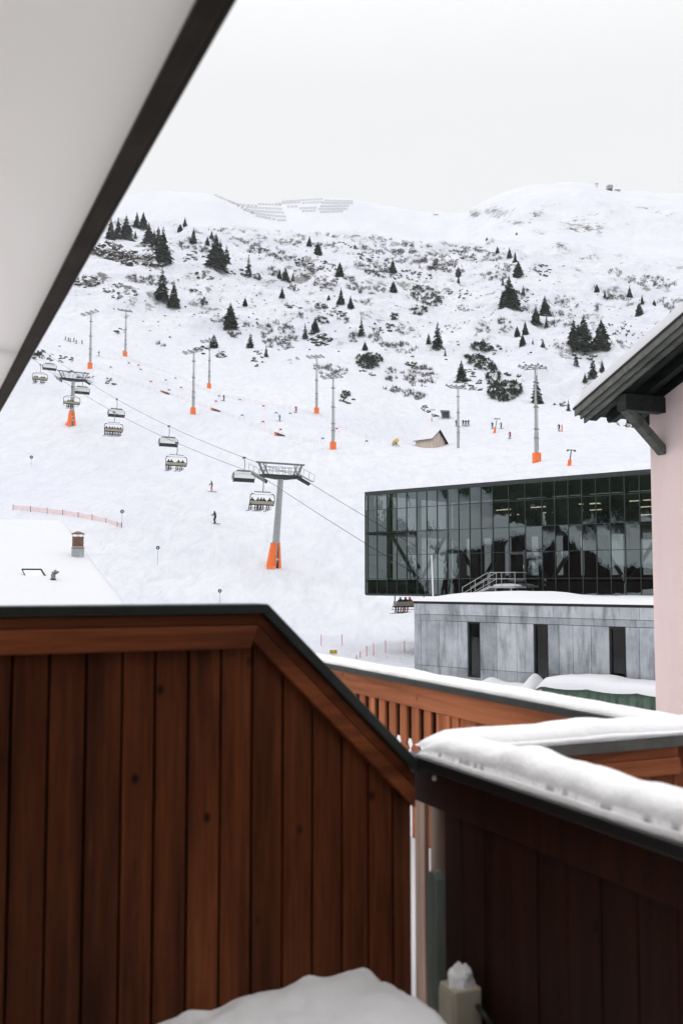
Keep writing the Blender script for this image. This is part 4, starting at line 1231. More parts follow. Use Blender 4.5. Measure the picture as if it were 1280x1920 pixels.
def lift_tower(base, H, lean, label, hl=2.75):
    # local axes: x along the cross-arm, y uphill, z up
    t = empty('lift_tower', base, LRZ, label, 'lift tower', 'chairlift towers')
    m_ = MB(); m_.tube((0, 0, -1.0), (0, -lean, H), 0.50, 0.33, 20); m_.build('mast', M['steel'], t, smooth=False)
    m_ = MB()
    for f in (0.28, 0.6): m_.tube((0, -lean * f - 0.0, H * f), (0, -lean * f - 0.01, H * f + 0.09), 0.47 - 0.2 * f, n=20)
    m_.build('flange', M['steel_mid'], t)
    # padding wrapped round the foot, open to the front
    n = 18; pad = []
    for z, r in ((-0.5, 1.02), (0.35, 0.95), (1.6, 0.78), (2.75, 0.62)):
        ring = []
        for k in range(n + 1):
            a = R_(-78) + (2 * math.pi - R_(24)) * k / n
            ring.append((r * math.cos(a) * 0.92, r * math.sin(a) - lean * z / H, z + 0.12 * math.sin(k * 1.3)))
        pad.append(ring)
    grid_obj('base_pad', pad, M['orange'], t)
    m_ = MB(); m_.add([(-0.75, -0.9, 0.2), (-0.2, -1.0, 0.1), (-0.3, -1.2, -0.25), (-1.5, -1.15, -0.35), (-1.35, -1.05, 0.25)], [(0, 1, 2, 3, 4)]); m_.build('pad_flap', M['orange'], t)
    m_ = MB(); m_.box((0.02, -0.70, 1.6), (0.3, 0.12, 0.3)); m_.box((0.04, -0.78, 0.85), (0.3, 0.12, 0.28)); m_.build('control_box', M['white'], t)
    yT = -lean
    m_ = MB()
    m_.prism([(-hl, H + 0.20), (-hl, H + 0.46), (hl, H + 0.46), (hl, H + 0.20), (0.7, H - 0.05), (-0.7, H - 0.05)], yT - 0.22, yT + 0.22); m_.build('cross_arm', M['steel_dark'], t)
    m_ = MB(); m_.bar((-hl - 0.42, yT, H + 1.86), (hl + 0.42, yT, H + 1.86), 0.22, 0.2)
    for s in (-1, 1):
        m_.bar((s * (hl + 0.1), yT, H + 1.78), (s * (hl - 0.55), yT, H + 0.46), 0.26, 0.16); m_.bar((s * (hl - 0.5), yT, H + 1.78), (s * (hl - 1.15), yT, H + 0.46), 0.10)
        m_.bar((s * (hl - 0.9), yT, H + 1.76), (s * (hl - 0.55), yT, H + 0.46), 0.08)
    m_.build('gantry', M['steel_mid'], t)
    m_ = MB(); m_.box2((-hl + 0.3, yT - 0.5, H + 0.465), (hl - 0.3, yT + 0.5, H + 0.50)); m_.build('catwalk', M['steel_dark'], t)
    m_ = MB()
    for yy in (yT - 0.52, yT + 0.52):
        for hh in (0.78, 1.2): m_.tube((-hl + 0.3, yy, H + hh + 0.2), (hl - 0.3, yy, H + hh + 0.2), 0.028, n=5)
        for k in range(7): m_.tube((-hl + 0.3 + k * (2 * hl - 0.6) / 6, yy, H + 0.46), (-hl + 0.3 + k * (2 * hl - 0.6) / 6, yy, H + 1.4), 0.028, n=5)
    m_.build('guard_rail', M['steel_mid'], t)
    for s in (-1, 1):
        x = s * hl; tilt = -0.34
        sh_ = bpy.data.objects.new('sheave_train', None); COL.objects.link(sh_); sh_.parent = t
        sh_.location = (x, yT, H + 0.10); sh_.rotation_euler = (-tilt * -1, 0, 0)
        sh_.rotation_euler = (0.34, 0, 0)
        q = MB(); q.bar((s * 0.18, -2.0, -0.02), (s * 0.18, 2.0, -0.02), 0.08, 0.26); q.bar((s * 0.42, -2.1, 0.28), (s * 0.42, 2.1, 0.28), 0.35, 0.05)
        for yy in (-2.1, -0.7, 0.7, 2.1): q.tube((s * 0.58, yy, 0.28), (s * 0.58, yy, 1.1), 0.025, n=5)
        q.tube((s * 0.58, -2.1, 1.1), (s * 0.58, 2.1, 1.1), 0.025, n=5)
        q.build('beam', M['steel_mid'], sh_)
        for k in range(8):
            q = MB(); yy = -1.85 + k * 0.53
            q.tube((-0.07, yy, -0.03), (0.07, yy, -0.03), 0.24, n=14); q.build('wheel', M['chair_dark'], sh_)
    return t
lift_tower(B1, H1, 1.75, 'grey lift tower with orange foot padding nearest the black glass building')
lift_tower(B2, H2, 0.9, 'smaller far lift tower with orange foot padding near the roof edge at left')

def rope_pt(side, base, H, lean, hl=2.75):
    return base + AR * (side * hl) + Vector((0, 0, H + 0.33)) - RU * lean
strand = {}
for s in (-1, 1):
    T1 = rope_pt(s, B1, H1, 1.75); T2 = rope_pt(s, B2, H2, 0.9)
    T0 = T1 - RU * 44 + Vector((0, 0, -15.9)); T3 = T2 + RU * 120 + Vector((0, 0, 47))
    pts = []
    for a, b, sag, n in ((T0, T1, 0.25, 16), (T1, T2, 1.3, 36), (T2, T3, 1.0, 24)):
        for k in range(n):
            f = k / n; p = a.lerp(b, f); p.z -= sag * 4 * f * (1 - f); pts.append(p)
    pts.append(T3); strand[s] = pts
    m_ = MB(); m_.path(pts, 0.03, 6)
    o = m_.build('haul_rope', M['wire'], None); tag(o, 'steel haul rope strand on the left side, carrying the occupied chairs uphill' if s < 0 else 'steel haul rope strand on the right side, carrying the empty chairs downhill', 'cable', 'lift haul ropes')
def on_rope(s, px):
    best = None
    pts = strand[s]
    for a, b in zip(pts[:-1], pts[1:]):
        for k in range(20):
            p = a.lerp(b, k / 20); x = 640 + F * (p.x / p.y) * 0.998
            if best is None or abs(x - px) < best[0]: best = (abs(x - px), p)
    return best[1]

def make_chair(closed):
    t = empty('chairlift_chair', (0, 0, 0), LRZ, 'x', 'lift chair')
    m_ = MB(); m_.box((0, 0, -0.02), (0.22, 0.75, 0.16)); m_.box((0, 0.3, 0.1), (0.1, 0.2, 0.16)); m_.build('grip', M['steel_dark'], t)
    m_ = MB(); m_.path([Vector((0, 0, -0.08)), Vector((0.10, 0, -0.5)), Vector((0.10, 0, -1.2)), Vector((0, 0, -1.75))], 0.055, 8); m_.build('hanger_arm', M['steel_mid'], t)
    m_ = MB(); m_.bar((-1.05, 0, -1.82), (1.05, 0, -1.82), 0.10, 0.09)
    for k in range(9): m_.box((-0.95 + k * 0.2375, 0, -1.72), (0.12, 0.12, 0.11))
    m_.build('spring_bar', M['chair_dark'], t)
    m_ = MB(); hw = 1.56
    hoop = [Vector((-1.0, 0, -1.86)), Vector((-1.42, 0, -1.98)), Vector((-hw, 0.02, -2.25)), Vector((-hw, 0.05, -2.9)), Vector((-1.46, 0.2, -3.32))]
    m_.path(hoop, 0.05, 8); m_.path([Vector((-p.x, p.y, p.z)) for p in hoop], 0.05, 8); m_.path([hoop[0], Vector((1.0, 0, -1.86))], 0.045, 8)
    m_.path([Vector((-1.40, 0, -2.03)), Vector((1.40, 0, -2.03))], 0.02, 6)
    m_.build('side_frame', M['chair_dark'] if not closed else M['steel_mid'], t)
    seatmat = M['chair_dark'] if closed else M['beige']
    m_ = MB(); m_.box((0, 0.02, -2.98), (2.96, 0.09, 0.40), rx=0.12); m_.build('backrest', seatmat, t, bevel=0.03)
    m_ = MB(); m_.box((0, 0.30, -3.22), (2.96, 0.55, 0.09), rx=0.08); m_.build('seat', M['chair_dark'], t, bevel=0.03)
    if not closed:
        m_ = MB(); m_.bar((-1.45, 0.03, -2.77), (1.45, 0.03, -2.77), 0.07, 0.07); m_.bar((-1.5, 0.0, -3.2), (1.5, 0.0, -3.2), 0.06, 0.06); m_.build('back_bar', M['chair_dark'], t)
        m_ = MB(); m_.tube((-1.38, 0.75, -3.5), (1.38, 0.75, -3.5), 0.03); m_.tube((-1.38, 0.75, -3.5), (-1.5, 0.2, -2.7), 0.03); m_.tube((1.38, 0.75, -3.5), (1.5, 0.2, -2.7), 0.03); m_.build('footrest', M['steel_mid'], t)
        pts = [[(x, -0.15 - 0.25 * math.sin(a), -2.05 + 0.14 * math.cos(a) + 0.10) for a in np.linspace(0, 1.5, 7)] for x in np.linspace(-1.4, 1.4, 9)]
        grid_obj('bubble', pts, M['bubble'], t)
    else:
        pts = []
        for x in np.linspace(-1.54, 1.54, 13):
            c_ = 1 - 0.12 * abs(x / 1.54) ** 4; row = []
            for a in np.linspace(-0.55, 2.0, 14):
                row.append((x, -0.02 + 0.72 * math.sin(a) * c_, -2.72 + 0.80 * math.cos(a) * c_))
            pts.append(row)
        grid_obj('bubble', pts, M['bubble'], t)
        pts = [[(x, -0.06 - 0.05 * math.sin(b_ * 3), -1.98 - 0.78 * b_) for b_ in np.linspace(0, 1, 5)] for x in np.linspace(-1.46, 1.46, 9)]
        grid_obj('rear_shell', pts, M['bubble'], t)
        m_ = MB(); m_.bar((-1.5, -0.02, -3.22), (1.5, -0.02, -3.22), 0.10, 0.14); m_.build('lower_bar', M['chair_dark'], t)
    return t

# seated and standing figures, each one skin surface
def skin_mesh(name, verts, edges, root=0, sub=2):
    me = bpy.data.meshes.new(name); me.from_pydata([v[:3] for v in verts], edges, [])
    o = bpy.data.objects.new(name, me); COL.objects.link(o)
    sm = o.modifiers.new('skin', 'SKIN'); sm.use_smooth_shade = True
    for i, v in enumerate(verts):
        r = v[3]; me.skin_vertices[0].data[i].radius = (r, v[4] if len(v) > 4 else r)
        me.skin_vertices[0].data[i].use_root = (i == root)
    ss = o.modifiers.new('sub', 'SUBSURF'); ss.levels = sub; ss.render_levels = sub
    dg = bpy.context.evaluated_depsgraph_get()
    res = bpy.data.meshes.new_from_object(o.evaluated_get(dg))
    bpy.data.objects.remove(o)
    res.name = name
    return res
def dress(me, fn, mats, name):
    m2 = me.copy(); m2.name = name; m2.materials.clear()
    for m_ in mats: m2.materials.append(m_)
    for p in m2.polygons: p.material_index = fn(p.center); p.use_smooth = True
    return m2
CLO = {k: plain('cloth_' + k, c, 0.8, 0, 0.15) for k, c in dict(black=(0.012, 0.013, 0.016), navy=(0.015, 0.025, 0.06), red=(0.42, 0.03, 0.03), teal=(0.02, 0.13, 0.17), grey=(0.12, 0.125, 0.13), yellow=(0.5, 0.36, 0.05), white=(0.6, 0.6, 0.6), orange=(0.6, 0.17, 0.04)).items()}
SKIN = plain('skin', (0.45, 0.27, 0.2), 0.6)
# standing skier in a slight crouch, facing +y
SK_V = [(0, -0.10, 0.88, 0.155, 0.13), (0, -0.06, 1.08, 0.15, 0.12), (0, 0.02, 1.33, 0.185, 0.13), (0, 0.06, 1.47, 0.075), (0, 0.08, 1.55, 0.085), (0, 0.10, 1.66, 0.115),
        (-0.21, 0.02, 1.38, 0.075), (-0.31, 0.10, 1.15, 0.055), (-0.30, 0.34, 1.05, 0.045), (-0.30, 0.42, 1.05, 0.05),
        (0.21, 0.02, 1.38, 0.075), (0.31, 0.10, 1.15, 0.055), (0.30, 0.34, 1.05, 0.045), (0.30, 0.42, 1.05, 0.05),
        (-0.12, -0.05, 0.80, 0.11), (-0.14, 0.10, 0.48, 0.08), (-0.14, -0.03, 0.15, 0.065), (-0.14, 0.0, 0.06, 0.07), (-0.14, 0.17, 0.05, 0.055),
        (0.12, -0.05, 0.80, 0.11), (0.14, 0.10, 0.48, 0.08), (0.14, -0.03, 0.15, 0.065), (0.14, 0.0, 0.06, 0.07), (0.14, 0.17, 0.05, 0.055)]
SK_E = [(0, 1), (1, 2), (2, 3), (3, 4), (4, 5), (2, 6), (6, 7), (7, 8), (8, 9), (2, 10), (10, 11), (11, 12), (12, 13), (0, 14), (14, 15), (15, 16), (16, 17), (17, 18), (0, 19), (19, 20), (20, 21), (21, 22), (22, 23)]
skier_me = skin_mesh('skier_body', SK_V, SK_E)
def dress_skier(p):
    if p.z > 1.6: return 3
    if p.z > 1.5: return 4 if p.y > 0.1 else 3
    if p.z < 0.25: return 2
    if p.z < 0.92 and abs(p.x) < 0.26: return 1
    if p.y > 0.38: return 2
    return 0
ST_V = [(0, 0.05, -0.02, 0.15, 0.13), (0, 0.0, 0.22, 0.15, 0.12), (0, 0.0, 0.46, 0.185, 0.13), (0, 0.03, 0.60, 0.075), (0, 0.05, 0.68, 0.085), (0, 0.05, 0.80, 0.12),
        (-0.21, 0.02, 0.50, 0.075), (-0.27, 0.12, 0.26, 0.055), (-0.16, 0.36, 0.18, 0.05), (0.21, 0.02, 0.50, 0.075), (0.27, 0.12, 0.26, 0.055), (0.16, 0.36, 0.18, 0.05),
        (-0.12, 0.20, 0.0, 0.1), (-0.13, 0.52, 0.0, 0.08), (-0.13, 0.60, -0.38, 0.07), (-0.13, 0.60, -0.50, 0.075), (-0.13, 0.78, -0.55, 0.06),
        (0.12, 0.20, 0.0, 0.1), (0.13, 0.52, 0.0, 0.08), (0.13, 0.60, -0.38, 0.07), (0.13, 0.60, -0.50, 0.075), (0.13, 0.78, -0.55, 0.06)]
ST_E = [(0, 1), (1, 2), (2, 3), (3, 4), (4, 5), (2, 6), (6, 7), (7, 8), (2, 9), (9, 10), (10, 11), (0, 12), (12, 13), (13, 14), (14, 15), (15, 16), (0, 17), (17, 18), (18, 19), (19, 20), (20, 21)]
seated_me = skin_mesh('seated_body', ST_V, ST_E, sub=1)
def dress_seated(p):
    if p.z > 0.66: return 3
    if p.z < -0.36: return 2
    if p.z < 0.1 and p.y > 0.1: return 1
    return 0
def combo(j, t, b, h): return [CLO[j], CLO[t], CLO[b], CLO[h], SKIN]
skm = MB()
for s in (-0.14, 0.14):
    skm.add([(s - 0.045, -0.75, 0.0), (s + 0.045, -0.75, 0.0), (s + 0.045, 0.85, 0.0), (s - 0.045, 0.85, 0.0), (s - 0.045, -0.75, 0.025), (s + 0.045, -0.75, 0.025), (s + 0.045, 0.85, 0.025), (s - 0.045, 0.85, 0.025), (s - 0.03, 1.0, 0.08), (s + 0.03, 1.0, 0.08)],
            [(3, 2, 1, 0), (4, 5, 6, 7), (0, 1, 5, 4), (1, 2, 6, 5), (3, 0, 4, 7), (7, 6, 9, 8), (2, 3, 8, 9)])
ski_mesh = skm.mesh('skis', M['chair_dark'])
pm_ = MB()
for s in (-1, 1): pm_.tube((s * 0.30, 0.42, 1.12), (s * 0.36, -0.25, 0.25), 0.012, n=5)
pole_mesh = pm_.mesh('ski_poles', M['steel_dark'])
skm2 = MB()
for s in (-0.13, 0.13): skm2.box((s, 0.75, -0.63), (0.09, 1.6, 0.03), rx=-0.12)
ski_seat_mesh = skm2.mesh('skis', M['chair_dark'])

chairs = [  # strand, px, occupied seats, label
 (-1, 767, [-0.9, -0.35, 0.1], 'occupied chair half hidden under the corner of the black glass building', ['navy', 'black', 'red']),
 (-1, 492, [-1.25, -0.5, -0.1, 0.25, 1.0], 'occupied chair with beige back hanging right beside the near lift tower', ['black', 'grey', 'navy', 'black', 'black']),
 (-1, 330, [-1.1, -0.7, 0.35, 0.95], 'occupied chair hanging above the two dark skiers, lowest in the left group', ['black', 'navy', 'black', 'black']),
 (-1, 211, [-1.2, -0.65, -0.2, 0.2, 0.7, 1.2], 'fully occupied chair with six riders, hanging below an empty closed chair', ['black', 'navy', 'black', 'grey', 'black', 'navy']),
 (-1, 131, [-0.6, -0.2, 0.2], 'occupied chair passing in front of the far lift tower mast', ['teal', 'navy', 'black']),
 (-1, 70, [-1.0, -0.6, 0.4, 0.9], 'farthest occupied chair close to the dark eave edge', ['grey', 'black', 'grey', 'black']),
 (1, 457, [], 'empty closed-bubble chair just left of the near lift tower', None),
 (1, 315, [], 'empty closed-bubble chair directly above the lowest occupied chair of the left group', None),
 (1, 216, [], 'empty closed-bubble chair hanging just above the chair with six riders', None),
 (1, 150, [], 'empty closed-bubble chair behind the far lift tower crossarm', None),
 (1, 88, [], 'farthest empty chair near the dark eave edge', None)]
proto_open = make_chair(False); proto_closed = make_chair(True)
used = {False: False, True: False}
for s, px, seats, lab, cl in chairs:
    closed = not seats
    src = proto_closed if closed else proto_open
    p = on_rope(s, px)
    if not used[closed]:
        c = src; used[closed] = True; c.location = p; c['label'] = lab; c['group'] = 'chairs of the chairlift'
    else:
        c = copy_thing(src, p, None, None, lab, 'chairs of the chairlift')
    if closed: c.rotation_euler = (0, 0, LRZ)
    for k, sx in enumerate(seats):
        me = dress(seated_me, dress_seated, combo(cl[k], 'red' if cl[k] == 'red' else random.choice(['black', 'navy', 'black', 'grey']), 'orange' if px == 767 and k else 'black', random.choice(['black', 'black', 'grey', 'navy'])), 'person')
        o = bpy.data.objects.new('person', me); COL.objects.link(o)
        o.location = p + AR * sx + RU * 0.10 + Vector((0, 0, -3.15)); o.rotation_euler = (0, 0, LRZ)
        tag(o, 'rider on the ' + lab.split(' with')[0].replace('fully occupied chair', 'full chair').replace('occupied chair', 'chair').replace('half hidden under the corner of', 'under').replace(', lowest in the left group', '').replace(' passing', ''), 'person', 'riders sitting on the lift chairs')
        q = bpy.data.objects.new('skis', ski_seat_mesh); COL.objects.link(q); q.parent = o

def skier(px, py, cl, label, rz, sc=1.0, skis=True, group=None):
    p = hit(px, py)
    me = dress(skier_me, dress_skier, combo(*cl), 'person')
    o = bpy.data.objects.new('person', me); COL.objects.link(o); o.location = p + Vector((0, 0, 0.03)); o.rotation_euler = (0, 0, rz); o.scale = (sc,) * 3
    tag(o, label, 'person', group)
    if skis:
        q = bpy.data.objects.new('skis', ski_mesh); COL.objects.link(q); q.parent = o
        q = bpy.data.objects.new('ski_poles', pole_mesh); COL.objects.link(q); q.parent = o
for a in [
 (397, 922, ('black', 'red', 'black', 'black'), 'skier in black jacket and red trousers on the open piste', 1.75, 1.05),
 (403, 982, ('black', 'black', 'black', 'black'), 'skier all in black standing lower on the open piste', 1.3, 1.05),
 (420, 752, ('black', 'black', 'black', 'black'), 'small dark skier between the coloured race gates', 2.3),
 (524.5, 790, ('teal', 'navy', 'black', 'grey'), 'small skier in teal below the racecourse net', 2.0),
 (555, 774, ('red', 'black', 'black', 'grey'), 'small skier in red left of the floodlight masts', 2.6),
 (232, 667, ('yellow', 'black', 'black', 'black'), 'person in yellow jacket standing at the foot of a far floodlight mast', 0.3),
 (186, 668, ('black', 'grey', 'black', 'black'), 'tiny lone skier between the two upper left masts', 2.0),
 (855, 799, ('navy', 'black', 'black', 'black'), 'person left of the floodlight mast behind the wooden hut', 0.5),
 (867.5, 799, ('black', 'black', 'black', 'grey'), 'left person of the trio right of the mast behind the hut', 0.2),
 (872.5, 799.5, ('black', 'navy', 'black', 'black'), 'middle person of the trio right of the mast behind the hut', 2.8),
 (877.5, 799, ('navy', 'black', 'black', 'black'), 'right person of the trio right of the mast behind the hut', -0.6),
 (922.5, 804, ('black', 'black', 'black', 'red'), 'person left of the leaning tow-lift post', 0.4),
 (939, 804, ('grey', 'navy', 'black', 'grey'), 'person right of the leaning tow-lift post', 0.8),
 (955.5, 823, ('red', 'navy', 'black', 'black'), 'skier in red below the leaning tow-lift post', 2.4),
 (1047.5, 809, ('black', 'black', 'black', 'red'), 'person beside the slim orange post on the right piste', 0.4)]:
    skier(*a)
for k, (px, py) in enumerate([(123, 638), (128.5, 640), (132, 641.5), (139, 641), (143.5, 645), (154, 645.5)]):
    skier(px, py, (random.choice(['black', 'red', 'navy', 'grey']), 'black', 'black', 'black'), 'one of the tiny far-off skiers waiting in a row high on the left piste', random.uniform(0, 6), 0.8, True, 'row of far skiers')

# ------------------------------------------------------------------ floodlight masts
def flood_mast(px, ypad, ytop, rz, label, padh=0.095, wid=None, pad=True, tilt=0.0):
    b = hit(px, ypad); D = b.y; H = (ypad - ytop) * D / F
    t = empty('floodlight_mast', b, rz, label, 'floodlight mast', 'floodlight masts on the piste')
    k = H / 15.5
    m_ = MB(); m_.tube((0, 0, -1.5), (0, 0, H * 0.30), 0.34 * k, 0.30 * k, 12); m_.tube((0, 0, H * 0.30), (0, 0, H * 0.62), 0.25 * k, 0.21 * k, 12); m_.tube((0, 0, H * 0.62), (0, 0, H * 0.96), 0.17 * k, 0.13 * k, 12); m_.build('pole', M['steel'], t)
    m_ = MB()
    for f in (0.24, 0.33, 0.55, 0.8): m_.tube((0, 0, H * f), (0, 0, H * f + 0.10), 0.40 * k, n=10); m_.box((0.34 * k, 0, H * f), (0.5 * k, 0.12, 0.07))
    m_.tube((0.36 * k, -0.1, H * 0.12), (0.26 * k, -0.1, H * 0.95), 0.03, n=5)
    m_.build('bracket', M['steel_mid'], t)
    if pad:
        m_ = MB(); m_.prismz([(-0.55 * k, -0.5 * k), (0.5 * k, -0.55 * k), (0.6 * k, 0.1 * k), (0.3 * k, 0.6 * k), (-0.4 * k, 0.55 * k), (-0.62 * k, 0.1 * k)], -0.6, H * padh); m_.build('base_pad', M['orange'], t)
    hw = (wid or 2.1) ; zt2 = H * 0.955 - 0.4
    m_ = MB(); ny = 3
    tt_ = math.tan(tilt); dy_, dz_ = 1.15, 0.5
    for j in range(ny): m_.bar((-hw, j * dy_ - 0.2, zt2 + dz_ * j - hw * tt_), (hw, j * dy_ - 0.2, zt2 + dz_ * j + hw * tt_), 0.11, 0.11)
    for x in (-hw * 0.95, -0.12, 0.12, hw * 0.95): m_.bar((x, -0.25, zt2 + x * tt_), (x, dy_ * (ny - 1) - 0.15, zt2 + dz_ * (ny - 1) + x * tt_), 0.08)
    m_.build('head_frame', M['steel_mid'], t)
    for j in range(ny):
        for i in range(4):
            x = -hw + 0.3 + i * (2 * hw - 0.6) / 3
            q = MB(); zq = zt2 + dz_ * j + x * tt_; q.box((x, j * dy_ - 0.42, zq + 0.16), (0.34, 0.12, 0.26), rx=-0.5); q.cur = 1; q.box((x, j * dy_ - 0.48, zq + 0.13), (0.29, 0.02, 0.21), rx=-0.5)
            q.build('floodlight', [M['steel_mid'], M['lamp_face']], t)
    return t
for a in [
 (1005, 867, 676, R_(22), 'tallest floodlight mast with orange foot, right of the piste near the glass building', 0.095, None, True, R_(8)),
 (624, 842, 697, R_(20), 'floodlight mast with orange foot, right one of the middle pair', 0.095, None, True, R_(9)),
 (593, 775, 661, R_(22), 'floodlight mast with orange foot, left and farther one of the middle pair', 0.095, None, True, R_(8)),
 (362, 776, 650, R_(26), 'floodlight mast with orange foot, nearer one of the left-centre pair', 0.095, None, True, R_(17)),
 (392, 728, 632, R_(24), 'floodlight mast with orange foot, farther one of the left-centre pair beside a spruce', 0.095, None, True, R_(14)),
 (169, 691, 578, R_(32), 'floodlight mast with orange foot, leftmost one below the eave', 0.095, None, True, R_(23)),
 (235, 668, 575, R_(30), 'floodlight mast with orange foot and a yellow-jacketed person, second from left')]:
    flood_mast(*a)
flood_mast(858.5, 840, 718, R_(20), 'floodlight mast without orange foot, rising behind the wooden hut', pad=False)

# ------------------------------------------------------------------ signs, gates, nets
def px_h(base, p0, p1): return (p0 - p1) * base.y / F
for px, yt, yb, lab in ((59, 857, 874, 'blue round piste marker high on the left slope'), (229, 959, 990, 'blue round piste marker at the end of the orange net'), (296, 1027, 1060, 'blue round piste marker right of the snowy roof'), (412, 1108, 1134, 'blue round piste marker just above the dark plank screen')):
    b = hit(px, yb); h = px_h(b, yb, yt)
    t = empty('piste_marker', b, 0.1, lab, 'sign', 'piste markers')
    m_ = MB(); m_.tube((0, 0, -0.4), (0, 0, h), 0.02, n=6); m_.build('pole', M['steel_mid'], t)
    m_ = MB(); r = min(3.6 * b.y / F, 0.27); m_.tube((0, -0.03, h), (0, -0.05, h), r, n=18); disc = m_.build('disc', M['sign_blue'], t)
    m_ = MB(); m_.box((0, -0.056, h), (r * 0.35, 0.008, r * 1.0)); m_.build('symbol', M['white'], disc)
gates = [(112, 650, 'g'), (208, 690, 'b'), (242, 682, 'b'), (260, 686, 'r'), (264, 694, 'g'), (283, 717, 'r'), (311, 714, 'b'), (329, 710, 'b'), (340, 728, 'r'), (317, 733, 'b'), (411, 744, 'b'), (405, 754, 'r'), (450, 751, 'b'), (454, 781, 'b'), (494, 763, 'r'), (518, 776, 'b'), (493, 793, 'r'), (544, 777, 'b'), (526, 808, 'r'), (605, 825, 'b'), (631, 806, 'r'), (687, 830, 'b')]
for px, py, c in gates:
    b = hit(px, py + 4)
    t = empty('slalom_gate', b, 0.3, None, 'race gate', None)
    cn = {'r': 'red', 'b': 'blue', 'g': 'grey'}[c]
    t['label'] = 'tiny %s slalom gate flag standing among others on the upper racecourse' % cn; t['group'] = cn + ' slalom gates'
    m_ = MB(); m_.tube((-0.4, 0, -0.2), (-0.4, 0, 1.1), 0.02, n=5); m_.tube((0.4, 0, -0.2), (0.4, 0, 1.1), 0.02, n=5); m_.build('poles', M['red' if c == 'r' else 'steel_mid'], t)
    m_ = MB(); m_.box((0, 0, 0.8), (0.5, 0.02, 0.36)); m_.build('flag', M[{'r': 'red', 'b': 'blue', 'g': 'steel_mid'}[c]], t)
def net(name, posts, label, mat, pmat, prad=0.022, group=None, netfrac=(0.08, 0.95)):
    """posts: (px, y bottom, y top)"""
    t = empty(name, hit(posts[0][0], posts[0][1]), 0, label, 'safety net', group)
    o0 = t.location.copy(); prev = None
    pts = []
    for px, yb, yt in posts:
        b = hit(px, yb); h = (yb - yt) * b.y / F if yt < 5000 else 1.0
        pts.append((b - o0, h))
    q = MB()
    for (a, h0), (b, h1) in zip(pts[:-1], pts[1:]):
        n = 4
        for k in range(n):
            f0, f1 = k / n, (k + 1) / n
            def top_(f): return (h0 * (1 - f) + h1 * f) * (netfrac[1] - 0.10 * math.sin(math.pi * f))
            pa, pb = a.lerp(b, f0), a.lerp(b, f1); za, zb2 = top_(f0), top_(f1)
            q.add([pa + Vector((0, 0, netfrac[0] * h0)), pb + Vector((0, 0, netfrac[0] * h1)), pb + Vector((0, 0, zb2)), pa + Vector((0, 0, za))], [(0, 1, 2, 3)])
    q.build('netting', mat, t)
    for (a, h) in pts:
        q = MB(); q.tube(a + Vector((0, 0, -0.3)), a + Vector((0, 0, h)), prad, n=6); q.build('post', pmat, t)
net('safety_net', [(25, 956, 946), (57.8, 959.5, 948.5), (89, 963, 952), (118, 966, 955.5), (147, 970, 960), (173, 975.5, 964.5), (199, 980, 971), (220, 987, 978), (228, 989, 979.5)], 'orange safety net on short posts across the lower left slope', M['net'], M['rust'], 0.035)
net('safety_net', [(602, 1211, 1190), (641, 1210, 1190)], 'short pale safety net between two red posts above the yellow sign', M['net_faint'], M['red'], 0.03, netfrac=(0.4, 0.98))
net('safety_net', [(668, 1236, 1228), (675, 1234, 1221), (687, 1231, 1211.5), (700, 1230, 1208), (722.5, 1224, 1201), (758, 1224, 1202), (790, 1222, 1199)], 'pale safety net with red posts left of the concrete building', M['net_faint'], M['red'], 0.032)
def rnet(line, label):
    out = []
    for (x0, y0), (x1, y1) in zip(line[:-1], line[1:]):
        n = max(1, int(math.hypot(x1 - x0, y1 - y0) / 11))
        for k in range(n): out.append((x0 + (x1 - x0) * k / n, y0 + (y1 - y0) * k / n))
    out.append(line[-1])
    net('racecourse_net', [(x, y, y - 1.1 * F / hit(x, y).y) for x, y in out], label, M['net_faint'], M['rust'], 0.010)
rnet([(178, 690), (235, 717), (302, 737), (396, 769), (448, 789), (508, 815), (569, 830), (596, 834)], 'long faint orange net along the lower side of the racecourse')
rnet([(84, 653), (134, 669), (252, 680), (329, 707), (403, 743), (468, 755), (555, 772), (602, 783), (636, 803), (686, 823), (713, 829)], 'long faint orange net along the upper side of the racecourse')
for px, py, lab in ((311, 738, 'red and dark wedge mat lying beside the leftmost racecourse net'), (406, 771, 'red and dark wedge mat lying right of the left-centre mast'), (526, 817, 'red and dark wedge mat lying at the lower racecourse edge')):
    b = hit(px, py); t = empty('wedge_mat', b, -0.25, lab, 'mat', 'wedge mats')
    m_ = MB(); m_.prism([(-1.2, -0.2), (0.9, -0.2), (0.9, 0.1), (-1.2, 0.85)], -0.4, 0.4); m_.build('wedge', M['steel_dark'], t)
    m_ = MB(); m_.prism([(-1.25, -0.2), (-0.75, -0.2), (-0.75, 0.5), (-1.25, 0.75)], -0.45, -0.405); m_.build('red_panel', M['orange'], t)
b = hit(625, 1228); t = empty('yellow_sign', b, 0.05, 'small yellow double sign in the snow left of the concrete building', 'sign')
for s in (-1, 1):
    m_ = MB(); m_.box((s * 0.15, 0, 0.24), (0.28, 0.03, 0.32)); q = m_.build('board', M['yellow'], t)
    m_ = MB(); m_.box((s * 0.15, -0.019, 0.30), (0.16, 0.006, 0.05)); m_.box((s * 0.15, -0.019, 0.19), (0.19, 0.006, 0.03)); m_.build('print', M['black'], q)
m_ = MB(); m_.tube((0, 0.03, -0.4), (0, 0.03, 0.3), 0.025, n=6); m_.build('stake', M['steel_mid'], t)

